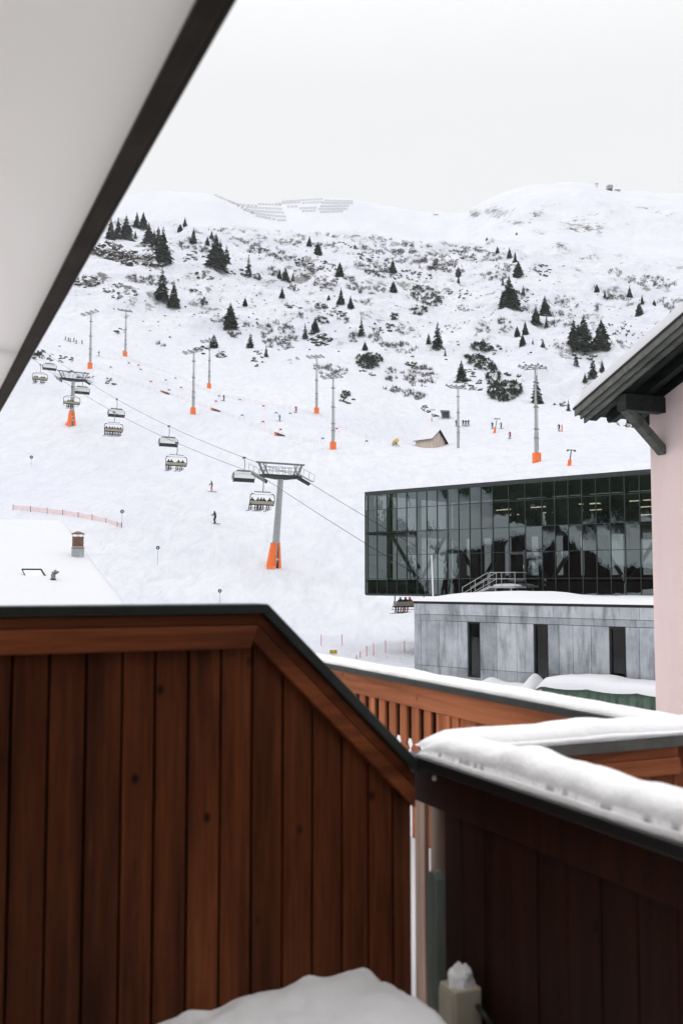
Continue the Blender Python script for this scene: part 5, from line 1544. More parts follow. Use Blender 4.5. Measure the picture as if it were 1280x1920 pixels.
# ------------------------------------------------------------------ hut, snow gun, shelter, tow posts, summit station, snow fences
b = hit(822, 838); hut = empty('wooden_hut', b, R_(44), 'pale board hut with a snow covered gable roof on the piste', 'hut')
w_, l_, h_, a_ = 2.4, 5.2, 1.9, 3.9
m_ = MB(); m_.t = 0.6
m_.prism([(-w_, -1.2), (w_, -1.2), (w_, h_ - 0.5), (0, a_ - 0.15), (-w_, h_)], 0.0, l_); m_.build('wall', M['wood_hut'], hut)
m_ = MB()
m_.prism([(-w_ - 0.5, h_ - 0.35), (-w_ - 0.5, h_ - 0.22), (0, a_ + 0.12), (w_ + 0.6, h_ - 1.0), (w_ + 0.6, h_ - 1.14), (0, a_ - 0.02)], -0.6, l_ + 0.4); rf = m_.build('roof', M['wood_dark'], hut)
m_ = MB(); m_.prism([(-w_ - 0.5, h_ - 0.218), (-w_ - 0.4, h_ + 0.0), (0, a_ + 0.4), (w_ + 0.5, h_ - 0.75), (w_ + 0.6, h_ - 0.998), (0, a_ + 0.122)], -0.55, l_ + 0.35); m_.build('snow_cover', M['snow'], rf)
for k in range(5):
    m_ = MB(); f = k / 4; m_.box((w_ * (0.1 + 0.8 * f) , -0.3, a_ - 0.25 - (a_ - h_ + 0.55) * (0.1 + 0.8 * f)), (0.14, 0.55, 0.14)); m_.build('rafter_end', M['wood_dark'], hut)
b = hit(742, 837); t = empty('snow_gun', b, R_(200), 'yellowish snow cannon parked on the piste left of the wooden hut', 'snow cannon')
m_ = MB()
for k in range(3): m_.bar((0, 0, 0.7), (0.9 * math.cos(k * 2.09), 0.9 * math.sin(k * 2.09), -0.05), 0.12)
m_.build('base', M['steel_dark'], t)
m_ = MB(); m_.tube((0, -0.6, 1.05), (0, 0.6, 1.3), 0.55, 0.48, 16); m_.build('fan_drum', M['yellow'], t)
m_ = MB(); m_.box((0.55, 0.0, 0.6), (0.5, 0.7, 0.7)); m_.build('control_box', M['beige'], t)
b = hit(835, 785); t = empty('tunnel_shelter', b, R_(-8), 'small dark concrete shelter opening in the slope above the hut', 'shelter')
k = b.y / F
m_ = MB(); m_.prism([(-10 * k, 16 * k), (8 * k, 15 * k), (8 * k, 13.2 * k), (-10 * k, 14 * k)], -0.8, 2.5); m_.prism([(-9 * k, 14 * k), (-7.4 * k, 14 * k), (-4.5 * k, -0.5), (-7 * k, -0.5)], -0.2, 2.5); m_.prism([(6 * k, 13.2 * k), (7.6 * k, 13.2 * k), (8.6 * k, -0.5), (6.8 * k, -0.5)], -0.2, 2.5); m_.build('frame', M['concrete'], t)
m_ = MB(); m_.prism([(-9 * k, 14 * k), (8 * k, 13.5 * k), (8.5 * k, -0.4), (-6 * k, -0.4)], 1.4, 2.4); m_.build('back_wall', M['steel_mid'], t)
for px, yb, pxt, yt, lab in ((926, 812, 932, 784, 'leaning tow-lift post with orange pad, left of the tallest mast'), (1066, 873, 1071, 843, 'leaning tow-lift post with orange pad, right of the tallest mast')):
    b = hit(px, yb); kk = b.y / F; t = empty('tow_lift_post', b, 0.2, lab, 'tow lift post', 'tow lift posts')
    dx = (pxt - px) * kk; h = (yb - yt) * kk
    m_ = MB(); m_.tube((0, 0, -0.3), (dx, 0, h), 0.11, 0.08, 8); m_.build('post', M['steel_dark'], t)
    m_ = MB(); m_.bar((dx - 0.65, 0, h), (dx + 0.65, 0, h - 0.05), 0.12, 0.12); m_.box((dx - 0.6, 0, h - 0.12), (0.18, 0.4, 0.2)); m_.box((dx + 0.6, 0, h - 0.15), (0.18, 0.4, 0.2)); m_.build('crossbar', M['steel_dark'], t)
    m_ = MB(); m_.tube((-0.02, 0, -0.3), (dx * 0.38, 0, h * 0.38), 0.32, 0.26, 10); m_.build('base_pad', M['orange'], t)
for px, yb, yt, lab in ((1053, 809, 766, 'slim white marker post with orange foot on the right piste'), (809, 790, 766, 'slim dark marker post with orange foot left of the shelter')):
    b = hit(px, yb); h = px_h(b, yb, yt); t = empty('marker_post', b, 0, lab, 'post', 'marker posts')
    m_ = MB(); m_.tube((0, 0, h * 0.2), (0, 0, h), 0.035, n=6); m_.build('pole', M['white'] if px > 1000 else M['steel_mid'], t)
    m_ = MB(); m_.tube((0, 0, -0.3), (0, 0, h * 0.3), 0.13, n=8); m_.build('foot', M['orange'], t)
b = hit(1142, 357); kk = b.y / F; t = empty('summit_station', b, 0.1, 'tiny boxy lift station building on the far right summit ridge', 'building')
m_ = MB(); m_.box((0, 0, 6.0 * kk), (10 * kk, 6, 7 * kk)); m_.build('upper_storey', M['steel'], t)
m_ = MB()
for z in (4.5, 6, 7.5): m_.box((0, -3.05, z * kk), (9.4 * kk, 0.1, 0.4 * kk))
m_.build('louvre', M['steel_mid'], t)
m_ = MB(); m_.box((0.2 * kk, 0.5, 0.6 * kk), (9.0 * kk, 4.5, 3.4 * kk)); m_.build('lower_storey', M['steel_dark'], t)
b = hit(1156, 358); t = empty('summit_shed', b, 0.0, 'low long shed right of the tiny summit station', 'shed')
m_ = MB(); m_.box((0, 0, 0.5 * kk), (11 * kk, 4, 2.2 * kk)); m_.build('wall', M['steel'], t)
m_ = MB(); m_.box((0, 0, 1.9 * kk), (12 * kk, 5, 0.5 * kk)); m_.build('roof', M['snow'], t)
b = hit(1118, 351); t = empty('summit_mast', b, 0.0, 'tiny steel lift gantry left of the summit station', 'mast')
m_ = MB(); m_.bar((-1.2, 0, -1), (-0.5, 0, 5.2), 0.5); m_.bar((1.2, 0, -1), (0.5, 0, 5.2), 0.5); m_.bar((-2.8, 0, 3.8), (2.2, 0, 4.2), 0.5); m_.build('frame', M['steel_mid'], t)
frows = [[(20, 72), (70, 95), (130, 120), (190, 140), (250, 150), (370, 158)], [(130, 122), (200, 152), (270, 168), (400, 175), (565, 182)], [(200, 158), (260, 185), (320, 195), (450, 205), (580, 212)], [(250, 190), (330, 215), (460, 235), (595, 245)], [(310, 210), (350, 238), (450, 257), (520, 270), (595, 275)],
 [(370, 143), (560, 150)], [(505, 140), (710, 128)], [(560, 122), (700, 112), (890, 100)], [(720, 134), (890, 126)], [(600, 163), (690, 160)], [(700, 178), (840, 170)], [(720, 200), (835, 194)], [(895, 114), (1130, 120)], [(880, 132), (1130, 138)], [(868, 160), (1100, 157)], [(850, 183), (1085, 180)], [(865, 206), (1050, 200)]]
flab = ['topmost curving', 'second curving', 'third curving', 'fourth curving', 'lowest curving', 'short upper middle', 'left upper middle', 'highest middle', 'second middle', 'short left middle', 'third middle', 'lowest middle', 'highest right', 'second right', 'third right', 'fourth right', 'lowest right']
for row, lb in zip(frows, flab):
    pts = []
    for (x0, y0), (x1, y1) in zip(row[:-1], row[1:]):
        n = max(1, int(math.hypot(x1 - x0, y1 - y0) / 25))
        for k in range(n): pts.append((x0 + (x1 - x0) * k / n, y0 + (y1 - y0) * k / n))
    q = MB(); prev = None; loc = None
    for x, y in pts:
        b = hit(400 + x / 4.267, 350 + y / 4.267 + 1.6)
        if loc is None: loc = b
        r = b - loc
        for z in (1.2, 2.4): q.box(r + Vector((0, 0, z)), (3.6, 0.12, 0.24))
        q.box(r + Vector((-1.0, 0.1, 1.3)), (0.3, 0.3, 3.4)); q.box(r + Vector((1.0, 0.1, 1.3)), (0.3, 0.3, 3.4))
    o = q.build('avalanche_fence', M['steel_mid'], None); o.location = loc
    tag(o, lb + ' row of grey avalanche fences on the far white ridge', 'fence', 'avalanche fence rows')

# ------------------------------------------------------------------ spruces
def spruce_mesh(seed, wide, dens, bare=0.0):
    r = random.Random(seed); mb = MB()
    levels = 26
    for k in range(levels):
        f = k / (levels - 1)
        z = 0.05 + 0.93 * f
        rad = 1.42 * wide * (1 - f) ** 0.78 * r.uniform(0.72, 1.16) + 0.012
        n = max(5, int((11 * (1 - f) + 5) * dens))
        for j in range(n):
            if r.random() < bare: continue
            a = 2 * math.pi * (j + r.random() * 0.9) / n
            L = rad * r.choice([r.uniform(0.55, 0.9), r.uniform(0.8, 1.1), r.uniform(0.9, 1.25)])
            droop = L * r.uniform(0.25, 0.6); w = L * r.uniform(0.22, 0.36) + 0.008
            ca, sa = math.cos(a), math.sin(a); z0 = z + r.uniform(-0.012, 0.012)
            tip = (ca * L, sa * L, z0 - droop + 0.25 * L * r.random())
            mid = (ca * L * 0.55, sa * L * 0.55, z0 - droop * 0.35)
            mb.cur = 1 if r.random() < 0.09 else 0
            mb.add([(0, 0, z0 + 0.01), (mid[0] - sa * w, mid[1] + ca * w, mid[2] - 0.01), tip, (mid[0] + sa * w, mid[1] - ca * w, mid[2] - 0.01)], [(0, 1, 2, 3)])
            # hanging side twigs
            for sgn in (-1, 1):
                b0 = (mid[0] * 0.9, mid[1] * 0.9, mid[2]); q = L * r.uniform(0.3, 0.5)
                dx, dy = ca * 0.6 - sgn * sa * 0.8, sa * 0.6 + sgn * ca * 0.8
                mb.add([b0, (b0[0] + dx * q, b0[1] + dy * q, b0[2] - q * 0.45), (b0[0] + ca * q * 0.5, b0[1] + sa * q * 0.5, b0[2] - q * 0.6)], [(0, 1, 2)])
    mb.cur = 0
    return mb.mesh('spruce_crown', [M['needles'], M['snow']])
crowns = [spruce_mesh(1, 0.20, 1.0), spruce_mesh(2, 0.25, 1.1), spruce_mesh(3, 0.17, 0.95), spruce_mesh(4, 0.30, 1.15), spruce_mesh(5, 0.22, 0.75, 0.25), spruce_mesh(6, 0.15, 0.7, 0.2)]
tb = MB(); tb.tube((0, 0, -0.08), (0, 0, 0.9), 0.022, 0.004, 7); trunk_mesh = tb.mesh('spruce_trunk', M['bark'])
# x, base y, top y, crown kind, label
TREES = [
 (208, 448, 407, 0, 'spruce half hidden by the dark eave at the left end of the crest clump'), (222, 447, 406, 0, 'second spruce from the eave in the dense clump on the left crest'),
 (237, 446, 402, 1, 'third spruce from the eave in the dense clump on the left crest'), (254, 446, 432, 2, 'tiny spruce under the tall clump on the left crest'),
 (257, 426, 396, 0, 'broad dark spruce, left of the pair standing highest on the left crest'), (269, 427, 396, 1, 'broad dark spruce, right of the pair standing highest on the left crest'),
 (279, 452, 416, 1, 'spruce stepping down right of the highest pair above the pale cliff'), (289, 462, 430, 0, 'spruce squeezed between two bigger ones above the pale cliff'),
 (297, 470, 424, 2, 'slender tall spruce in the row dropping right of the pale cliff'), (306, 491, 424, 0, 'tallest narrow spruce at the right end of the pale cliff'),
 (338, 434, 419, 3, 'low bushy spruce left of the pair on the crest skyline'), (347, 424, 406, 0, 'upper narrow spruce of the pair on the left crest skyline'),
 (363, 456, 426, 0, 'lone dark spruce below the crest, right of the skyline pair'), (389, 459, 443, 3, 'small spruce just left of the biggest column shaped spruce'),
 (397, 448, 431, 0, 'small spruce directly above the biggest column shaped spruce'), (405, 501, 437, 1, 'biggest column shaped dark spruce on the left hill'),
 (413, 499, 450, 2, 'slim spruce leaning on the biggest column shaped spruce'), (424.5, 495, 459, 4, 'thin open spruce right of the biggest column shaped spruce'),
 (304, 562, 501, 4, 'tall open spruce, left of the two above the left masts'), (326, 576, 525, 0, 'dense dark spruce, right of the two above the left masts'),
 (432, 614, 567, 3, 'broad full spruce standing alone in clean snow at left centre'), (401, 651, 626, 3, 'small dense spruce behind the left-centre floodlight mast'),
 (459.5, 573, 557, 3, 'tiny lone spruce above the broad full spruce'), (466, 519, 478, 5, 'ragged thin spruce with rubble at its foot, upper left centre'),
 (524, 523, 503, 0, 'left one of three little spruces in a row'), (535, 525, 501, 1, 'middle and largest of three little spruces in a row'), (549, 526, 511, 0, 'right one of three little spruces in a row'),
 (580, 461, 441, 0, 'narrow spruce on the hilltop skyline near the centre'), (596, 478, 453, 3, 'bushy spruce just below the central hilltop skyline'),
 (637, 518, 490, 3, 'compact spruce in the upper middle of the rocky hill'), (736, 511, 484, 0, 'narrow spruce among rocks right of the hill centre'), (737, 548, 526, 3, 'spruce below the narrow one among rocks'),
 (529, 558, 536, 0, 'small spruce under the three in a row'), (639, 570, 538, 0, 'taller of the two spruces at the hill centre'), (657, 578, 553, 0, 'shorter of the two spruces at the hill centre'),
 (590.5, 622, 594, 1, 'dark spruce above the pale boulder near the middle masts'), (572, 634, 605, 5, 'thin open spruce left of the pale boulder'), (677, 629, 594, 5, 'ragged spruce leaning over the slope above the round dwarf pine'),
 (684, 656, 640, 3, 'little bushy spruce right above the round dwarf pine'), (469, 652, 624, 4, 'open lone spruce in clean snow, lower left centre'), (499, 668, 645, 5, 'wispy bare spruce right of the open lone one'),
 (665, 466, 458, 3, 'tiny spruce dot near the hilltop brown scrub'), (616, 562, 552, 3, 'tiny round spruce left of the hill centre pair'), (820, 653, 603, 4, 'open spruce, larger of the pair right of centre'), (803, 644, 623, 4, 'small spruce beside the larger open one right of centre'), (834, 667, 652, 5, 'tiny spruce right of the open pair right of centre'),
 (932, 474, 461, 3, 'bushy little spruce, leftmost on the right shoulder'), (954.5, 483, 463, 0, 'dark little spruce in the column on the right shoulder'), (965, 492, 471, 2, 'narrow spruce above the fat one on the right shoulder'), (971, 520, 488, 3, 'fat dark spruce on the right shoulder'),
 (859, 520, 499, 3, 'round dark spruce left of the right shoulder'), (859, 530, 514, 5, 'spindly small spruce under the round dark one'), (942, 534, 519, 2, 'tiny spruce above the tallest right clump'), (954, 574, 516, 1, 'tallest spruce of the clump in the right middle'),
 (964, 577, 540, 3, 'broad spruce at the right of the tallest right clump'), (942, 570, 544, 0, 'small spruce at the left of the tallest right clump'), (980, 553, 534, 4, 'small open spruce right of the tallest right clump'),
 (1021, 590, 553, 1, 'upper right spruce of the two below the right clump'), (1004, 606, 572, 1, 'lower left spruce of the two below the right clump'), (1024, 613, 589, 5, 'wispy bare little spruce under the two right ones'),
 (984, 627, 600, 0, 'upper spruce of the little trio left of the big cluster'), (969, 630, 611, 3, 'left spruce of the little trio left of the big cluster'), (979, 647, 626, 3, 'lowest spruce of the little trio left of the big cluster'), (998, 645, 634, 5, 'tiny spruce dot right of the little trio'), (1017, 651, 634, 4, 'small pale spruce between the trio and the big cluster'),
 (1075, 646, 598, 1, 'left spruce of the big dark cluster above the pink house roof'), (1094, 653, 589, 1, 'tallest spruce in the big dark cluster above the pink house roof'), (1084, 656, 607, 3, 'front olive spruce in the big dark cluster above the pink house roof'), (1127, 653, 598, 3, 'broad separate spruce right of the big dark cluster'),
 (1079, 685, 657, 5, 'ragged small spruce under the big dark cluster'), (1110.5, 708, 666, 4, 'open spruce low down near the pink house roof'), (1128, 697, 673, 4, 'small open spruce right of the one near the pink house roof'), (1096, 716, 699, 0, 'little dark spruce nearest the tip of the pink house roof'),
 (1118, 547, 532, 3, 'small spruce in the upper right snowfield, left one'), (1133, 557, 542, 5, 'thin spruce beside dwarf pine in the upper right snowfield'), (1179.5, 557, 536, 0, 'dark small spruce in the upper right, above the roof'), (1203, 570, 551, 2, 'slim small spruce in the upper right, right of the dark one'), (1197.5, 591, 566, 3, 'bushy spruce in the upper right, below the slim one'), (1225.6, 572, 561, 3, 'tiny spruce dot in the far upper right'), (1256, 597, 578, 4, 'small open spruce just above the pink house roof snow'),
 (864.5, 715, 675, 1, 'dark spruce beside the long dwarf pine band and the hut mast'), (1005.5, 757, 704, 4, 'large open spruce standing behind the tallest floodlight mast'), (1065, 770, 748, 5, 'faint bare sapling left of the pink house roof tip'), (912, 451, 444, 3, 'tiny spruce dot on the snow saddle'), (968, 440, 434, 3, 'tiny spruce dot under the far rocky face')]
def spruce_from(mesh):
    t = empty('spruce_tree', (0, 0, 0), 0, None, 'tree')
    for nm, me in (('trunk', trunk_mesh), ('crown', mesh)):
        o = bpy.data.objects.new(nm, me); COL.objects.link(o); o.parent = t
    return t
protos = {}
for x, yb, yt, k, lab in TREES:
    b = hit(x, yb + 0.5); h = (yb - yt) * b.y / F * 1.06
    rz = random.uniform(0, 6.28); ws = random.uniform(0.9, 1.12)
    if k not in protos:
        protos[k] = t = spruce_from(crowns[k]); t.location = b; t.rotation_euler = (0, 0, rz); t.scale = (h * ws, h * ws, h); t['label'] = lab; t['group'] = 'spruces on the mountainside'
    else:
        copy_thing(protos[k], b, rz, (h * ws, h * ws, h), lab, 'spruces on the mountainside')

# ------------------------------------------------------------------ dwarf pines, dry scrub, rocks (each patch grown on the ground it stands on)
def ell(px, py, rx, ry, n, r, tilt=0.0):
    out = []
    for _ in range(n):
        a = r.uniform(0, 6.283); q = math.sqrt(r.random()); dx = math.cos(a) * q * rx; dy = math.sin(a) * q * ry
        c, s = math.cos(tilt), math.sin(tilt)
        out.append((px + dx * c - dy * s, py + dx * s + dy * c))
    return out
def tuft(mb, p, s, r, n=14):
    for _ in range(n):
        a = r.uniform(0, 6.283); el = r.uniform(0.15, 1.4); L = s * r.uniform(0.55, 1.1)
        d = Vector((math.cos(a) * math.cos(el), math.sin(a) * math.cos(el), math.sin(el))); sd = Vector((-math.sin(a), math.cos(a), 0)) * s * 0.16
        c = Vector(p) + d * L * 0.4
        mb.add([c - sd * 0.4, c + sd + d * L * 0.3, Vector(p) + d * L, c - sd + d * L * 0.3], [(0, 1, 2, 3)])
PINES = [
 (800, 556, 34, 17, 150, 0.35, 'large arched dwarf pine thicket right of the hill centre'), (784, 583, 18, 9, 50, 0.1, 'dwarf pine patch under the large arched thicket'), (692, 678, 25, 15, 110, 0.0, 'round dwarf pine bush right of the middle masts'),
 (736, 596, 11, 8, 30, 0, 'small dwarf pine bush below the pair right of the hill centre'), (602, 575, 12, 6, 26, 0, 'flat dwarf pine bush left of the hill centre pair'), (548, 540, 13, 6, 26, 0.3, 'flat dwarf pine bush under three little spruces'), (380, 567, 10, 8, 24, 0, 'dwarf pine bush right of the two left spruces'), (366, 549, 14, 5, 22, 0.3, 'thin dwarf pine strip right of the two left spruces'),
 (903, 653, 20, 8, 50, 0.1, 'upper dwarf pine patch of the long right band'), (900, 681, 32, 12, 110, 0.35, 'middle dwarf pine thicket of the long right band'), (946, 735, 31, 19, 170, -0.15, 'largest and lowest dwarf pine thicket of the right band'), (924, 708, 14, 16, 60, 0.5, 'dwarf pine strip joining the right band thickets'),
 (1140, 558, 12, 5, 20, 0, 'little dwarf pine patch in the upper right snowfield'), (604, 602, 12, 6, 24, 0.3, 'dwarf pine patch beside the dark spruce above the boulder'), (483, 521, 9, 6, 20, 0.5, 'dwarf pine patch at the foot of the ragged spruce'), (648, 743, 8, 8, 18, 0.5, 'brownish dwarf pine tuft right of the nearest middle mast'), (75, 668, 14, 6, 20, -0.4, 'dark dwarf pine tuft peeping out beside the eave')]
rp_ = random.Random(21)
for px, py, rx, ry, n, tl, lab in PINES:
    mb = MB(); loc = hit(px, py + ry * 0.5)
    for x, y in ell(px, py, rx, ry, int(n * 2.6), rp_, tl):
        if mnoise.noise(Vector((x * 0.12, y * 0.16, px))) < -0.12: continue
        p = hit(x, y) - loc
        if abs(p.y) > 70: continue
        tuft(mb, p, rp_.uniform(0.7, 1.5) * (0.8 if rx < 15 else 1.0), rp_, 12)
    o = mb.build('dwarf_pine', M['shrubgreen'], None); o.location = loc; tag(o, lab, 'shrub', 'dwarf pine thickets')
SCRUB = [(282, 526, 36, 7), (413, 433, 19, 5), (411, 600, 10, 6), (302, 646, 7, 4), (363, 461, 22, 10), (457, 454, 23, 5), (497, 471, 29, 8), (534, 481, 17, 7), (544, 455, 17, 5), (575, 508, 18, 13), (612, 531, 22, 9), (685, 541, 30, 8), (632, 443, 22, 3), (716, 449, 20, 4), (739, 465, 37, 8), (763, 482, 26, 11), (675, 495, 9, 6), (712, 508, 24, 10), (810, 495, 20, 13), (524, 629, 27, 22), (548, 676, 9, 5), (746, 652, 30, 8), (786, 706, 27, 16), (732, 703, 10, 10), (736, 730, 14, 5), (776, 741, 16, 7), (618, 694, 26, 8), (662, 632, 10, 8), (702, 632, 12, 8), (675, 464, 10, 4), (440, 626, 10, 6),
 (822, 491, 26, 15), (890, 479, 38, 9), (924, 517, 19, 8), (950, 502, 17, 6), (871, 579, 17, 4), (1062, 568, 19, 9), (1220, 529, 38, 9), (1152, 512, 9, 7), (1119, 577, 9, 6), (1168, 560, 14, 5), (1259, 570, 22, 9), (1055, 609, 19, 6), (1055, 650, 13, 6), (905, 626, 11, 12), (946, 609, 12, 10), (1160, 641, 14, 2.5), (880, 465, 30, 3), (780, 458, 25, 4), (600, 460, 20, 5), (520, 510, 15, 8), (650, 525, 15, 6), (700, 470, 25, 6), (850, 505, 16, 8), (460, 610, 8, 5), (690, 566, 12, 5), (640, 600, 14, 5), (760, 620, 16, 6), (560, 590, 10, 5), (990, 580, 12, 6), (1040, 590, 12, 4)]
mb = MB(); rs = random.Random(33)
for px, py, rx, ry in SCRUB:
    for x, y in ell(px, py, rx * 1.3, ry * 1.3, int(rx * ry * (1.3 if py < 545 else 0.8)) + 10, rs, 0.1):
        if mnoise.noise(Vector((x * 0.09, y * 0.16, 4))) < 0.0: continue
        p = hit(x, y); s = rs.uniform(0.7, 1.7)
        for _ in range(7):
            a = rs.uniform(0, 6.283); el = rs.uniform(0.5, 1.45); L = s * rs.uniform(0.6, 1.2)
            d = Vector((math.cos(a) * math.cos(el), math.sin(a) * math.cos(el), math.sin(el))); sd = Vector((-math.sin(a), math.cos(a), 0.1)) * 0.085
            q = p + Vector((rs.uniform(-0.5, 0.5), rs.uniform(-0.5, 0.5), -0.1))
            mb.add([q - sd, q + sd, q + d * L], [(0, 1, 2)])
o = mb.build('dry_scrub', M['twig'], None); tag(o, 'leafless brown scrub poking through the snow on the rocky hill', 'scrub', None, 'stuff')

ROCKS = [(208, 471, 27, 13, 1.5), (268, 490, 32, 14, 1.7), (290, 464, 16, 9, 1.2), (230, 485, 18, 9, 1.3), (161, 528, 20, 10, 1.1), (225, 545, 27, 13, 0.7), (359, 482, 20, 10, 0.8), (383, 518, 14, 5, 0.8), (380, 656, 12, 6, 0.8), (413, 665, 10, 7, 0.8), (225, 622, 9, 5, 0.6), (150, 703, 24, 5, 0.5), (205, 716, 10, 6, 0.5), (110, 672, 26, 6, 0.5), (450, 511, 14, 6, 0.9), (565, 489, 14, 7, 0.8), (642, 459, 18, 4, 0.8), (632, 583, 23, 9, 0.9), (598, 637, 18, 11, 1.2), (548, 575, 14, 5, 0.7), (719, 615, 24, 8, 0.8), (736, 511, 44, 10, 0.8), (485, 671, 12, 14, 0.6), (769, 679, 8, 10, 0.9), (648, 746, 13, 10, 0.7),  (1017, 508, 14, 10, 0.8), (864, 551, 20, 7, 0.7), (984, 551, 15, 12, 0.7), (1092, 664, 20, 10, 0.8), (886, 720, 26, 10, 0.7), (961, 703, 11, 5, 0.9), (1050, 757, 14, 4, 0.6), (810, 775, 12, 6, 0.6), (805, 768, 20, 5, 0.5), (1165, 620, 26, 12, 0.5), (700, 485, 30, 8, 0.8), (600, 500, 30, 10, 0.8), (480, 470, 20, 6, 0.8), (860, 480, 30, 8, 0.8), (790, 520, 20, 8, 0.7), (925, 655, 14, 8, 0.6), (690, 700, 14, 4, 0.6), (540, 645, 12, 8, 0.6), (880, 700, 12, 10, 0.6), (1165, 795, 30, 4, 0.45), (1185, 803, 25, 4, 0.45),
 (640, 560, 200, 90, 0.45), (900, 580, 150, 90, 0.42), (420, 540, 110, 60, 0.45), (1160, 590, 80, 60, 0.4), (350, 590, 120, 40, 0.4)]
mb = MB(); rr = random.Random(8)
def rock(mb, p, s, r):
    n = 7; vs = []; fs = []
    axy = Vector((r.uniform(0.7, 1.6), r.uniform(0.6, 1.1), r.uniform(0.45, 0.9))); rot = r.uniform(0, 6.28)
    for i, (zz, rad) in enumerate(((-0.6, 0.95), (0.15, 1.0), (0.6, 0.72), (0.95, 0.25))):
        for k in range(n):
            a = 6.283 * k / n + 0.3 * i; q = rad * r.uniform(0.7, 1.25)
            x, y = math.cos(a) * q * axy.x, math.sin(a) * q * axy.y
            vs.append((p.x + s * (x * math.cos(rot) - y * math.sin(rot)), p.y + s * (x * math.sin(rot) + y * math.cos(rot)), p.z + s * (zz * axy.z + r.uniform(-0.12, 0.12))))
    for i in range(3):
        for k in range(n): fs.append((i * n + k, i * n + (k + 1) % n, (i + 1) * n + (k + 1) % n, (i + 1) * n + k))
    fs.append(tuple(range(3 * n, 4 * n)))
    mb.add(vs, fs)
for px, py, rx, ry, s in ROCKS:
    n = int(rx * ry / (5.0 if rx < 60 else 70)) + 6
    for x, y in ell(px, py, rx * 1.2, ry * 1.2, int(n * 1.5), rr, 0.15):
        if mnoise.noise(Vector((x * 0.1, y * 0.14, 9))) < 0.02: continue
        rock(mb, hit(x, y), s * rr.uniform(0.35, 1.25), rr)
o = mb.build('rocks', M['rock'], None); tag(o, 'dark rocks and boulders breaking through the snow on the mountainside', 'rocks', None, 'stuff')

# ------------------------------------------------------------------ village side to the left, seen in the glass front
mb = MB(); rf_ = random.Random(17)
def wood_tree(x, y, h, rnd):
    z = ground(x, y)
    for k in range(7):
        f = k / 7; r0 = h * 0.2 * (1 - f) ** 0.9 * rnd.uniform(0.85, 1.2); z0 = z + h * (0.06 + 0.9 * f)
        n = 7; off_ = rnd.random() * 6
        vs = [(x + r0 * rnd.uniform(0.6, 1.15) * math.cos(off_ + 6.283 * j / n), y + r0 * rnd.uniform(0.6, 1.15) * math.sin(off_ + 6.283 * j / n), z0 - h * 0.05 * rnd.random()) for j in range(n)] + [(x, y, z0 + h * 0.2)]
        mb.add(vs, [(j, (j + 1) % n, n) for j in range(n)])
for (x, y, h) in ((-58, 72, 17), (-61, 69, 19), (-55, 75.5, 15), (-66, 73, 18), (-63, 66, 13), (-70, 70, 16), (-52, 70, 12)): wood_tree(x, y, h, rf_)
for _ in range(900):
    a = R_(rf_.uniform(-122, -74)); r = rf_.uniform(165, 340); x, y = math.sin(a) * r, math.cos(a) * r
    if mnoise.noise(Vector((x * 0.012, y * 0.012, 2))) < -0.35 + 0.75 * float(sst(-86, -78, math.degrees(a))): continue
    wood_tree(x, y, rf_.uniform(10, 20), rf_)
o = mb.build('spruce_wood', M['needles'], None); tag(o, 'dark spruce wood across the valley, mirrored in the black glass front', 'wood', None, 'stuff')
def chalet(x, y, rz, w2, l2, h2, rise, label, wallm, win=3):
    z = ground(x, y); t = empty('chalet', (x, y, z), rz, label, 'house')
    q = MB(); q.prism([(-w2, -1), (w2, -1), (w2, h2), (0, h2 + rise - 0.3), (-w2, h2)], -l2, l2); q.build('wall', wallm, t)
    q = MB(); sl_ = rise / w2
    q.prism([(-w2 - 1.2, h2 - 1.2 * sl_), (0, h2 + rise), (w2 + 1.2, h2 - 1.2 * sl_), (w2 + 1.2, h2 - 1.2 * sl_ + 0.25), (0, h2 + rise + 0.25), (-w2 - 1.2, h2 - 1.2 * sl_ + 0.25)], -l2 - 1.2, l2 + 1.2); rf = q.build('roof', M['wood_dark'], t)
    q = MB(); q.prism([(-w2 - 1.1, h2 - 1.1 * sl_ + 0.25), (0, h2 + rise + 0.255), (w2 + 1.1, h2 - 1.1 * sl_ + 0.25), (w2 + 1.0, h2 - 1.0 * sl_ + 0.6), (0, h2 + rise + 0.65), (-w2 - 1.0, h2 - 1.0 * sl_ + 0.6)], -l2 - 1.1, l2 + 1.1); q.build('snow_cover', M['snow'], rf)
    for i in range(win):
        for zz in np.arange(1.2, h2 - 1.0, 2.8):
            for sx in (-1,):
                q = MB(); q.box((w2 + 0.03, -l2 + (i + 0.5) * 2 * l2 / win, zz + 0.6), (0.06, 1.1, 1.3)); q.build('window', M['black'], t)
            q = MB(); q.box((-w2 + (i + 0.5) * 2 * w2 / win, -l2 - 0.03, zz + 0.6), (1.1, 0.06, 1.3)); q.build('window', M['black'], t)
    q = MB(); q.box((w2 * 0.4, 0, h2 + rise * 0.6 + 1), (0.9, 0.9, 2.6)); q.build('chimney', M['plaster'], t)
chalet(-62, 55, R_(10), 6.5, 6, 10, 3.5, 'dark timber chalet mirrored in the middle of the glass front', M['wood_deep_shaded'])
chalet(-50, 41, R_(-20), 7, 7, 8, 3.5, 'broad dark chalet mirrored in the right part of the glass front', M['wood_deep_shaded'])
chalet(-78, 70, R_(30), 6, 5, 7, 3.2, 'pale chalet mirrored at the left end of the glass front', M['plaster'])

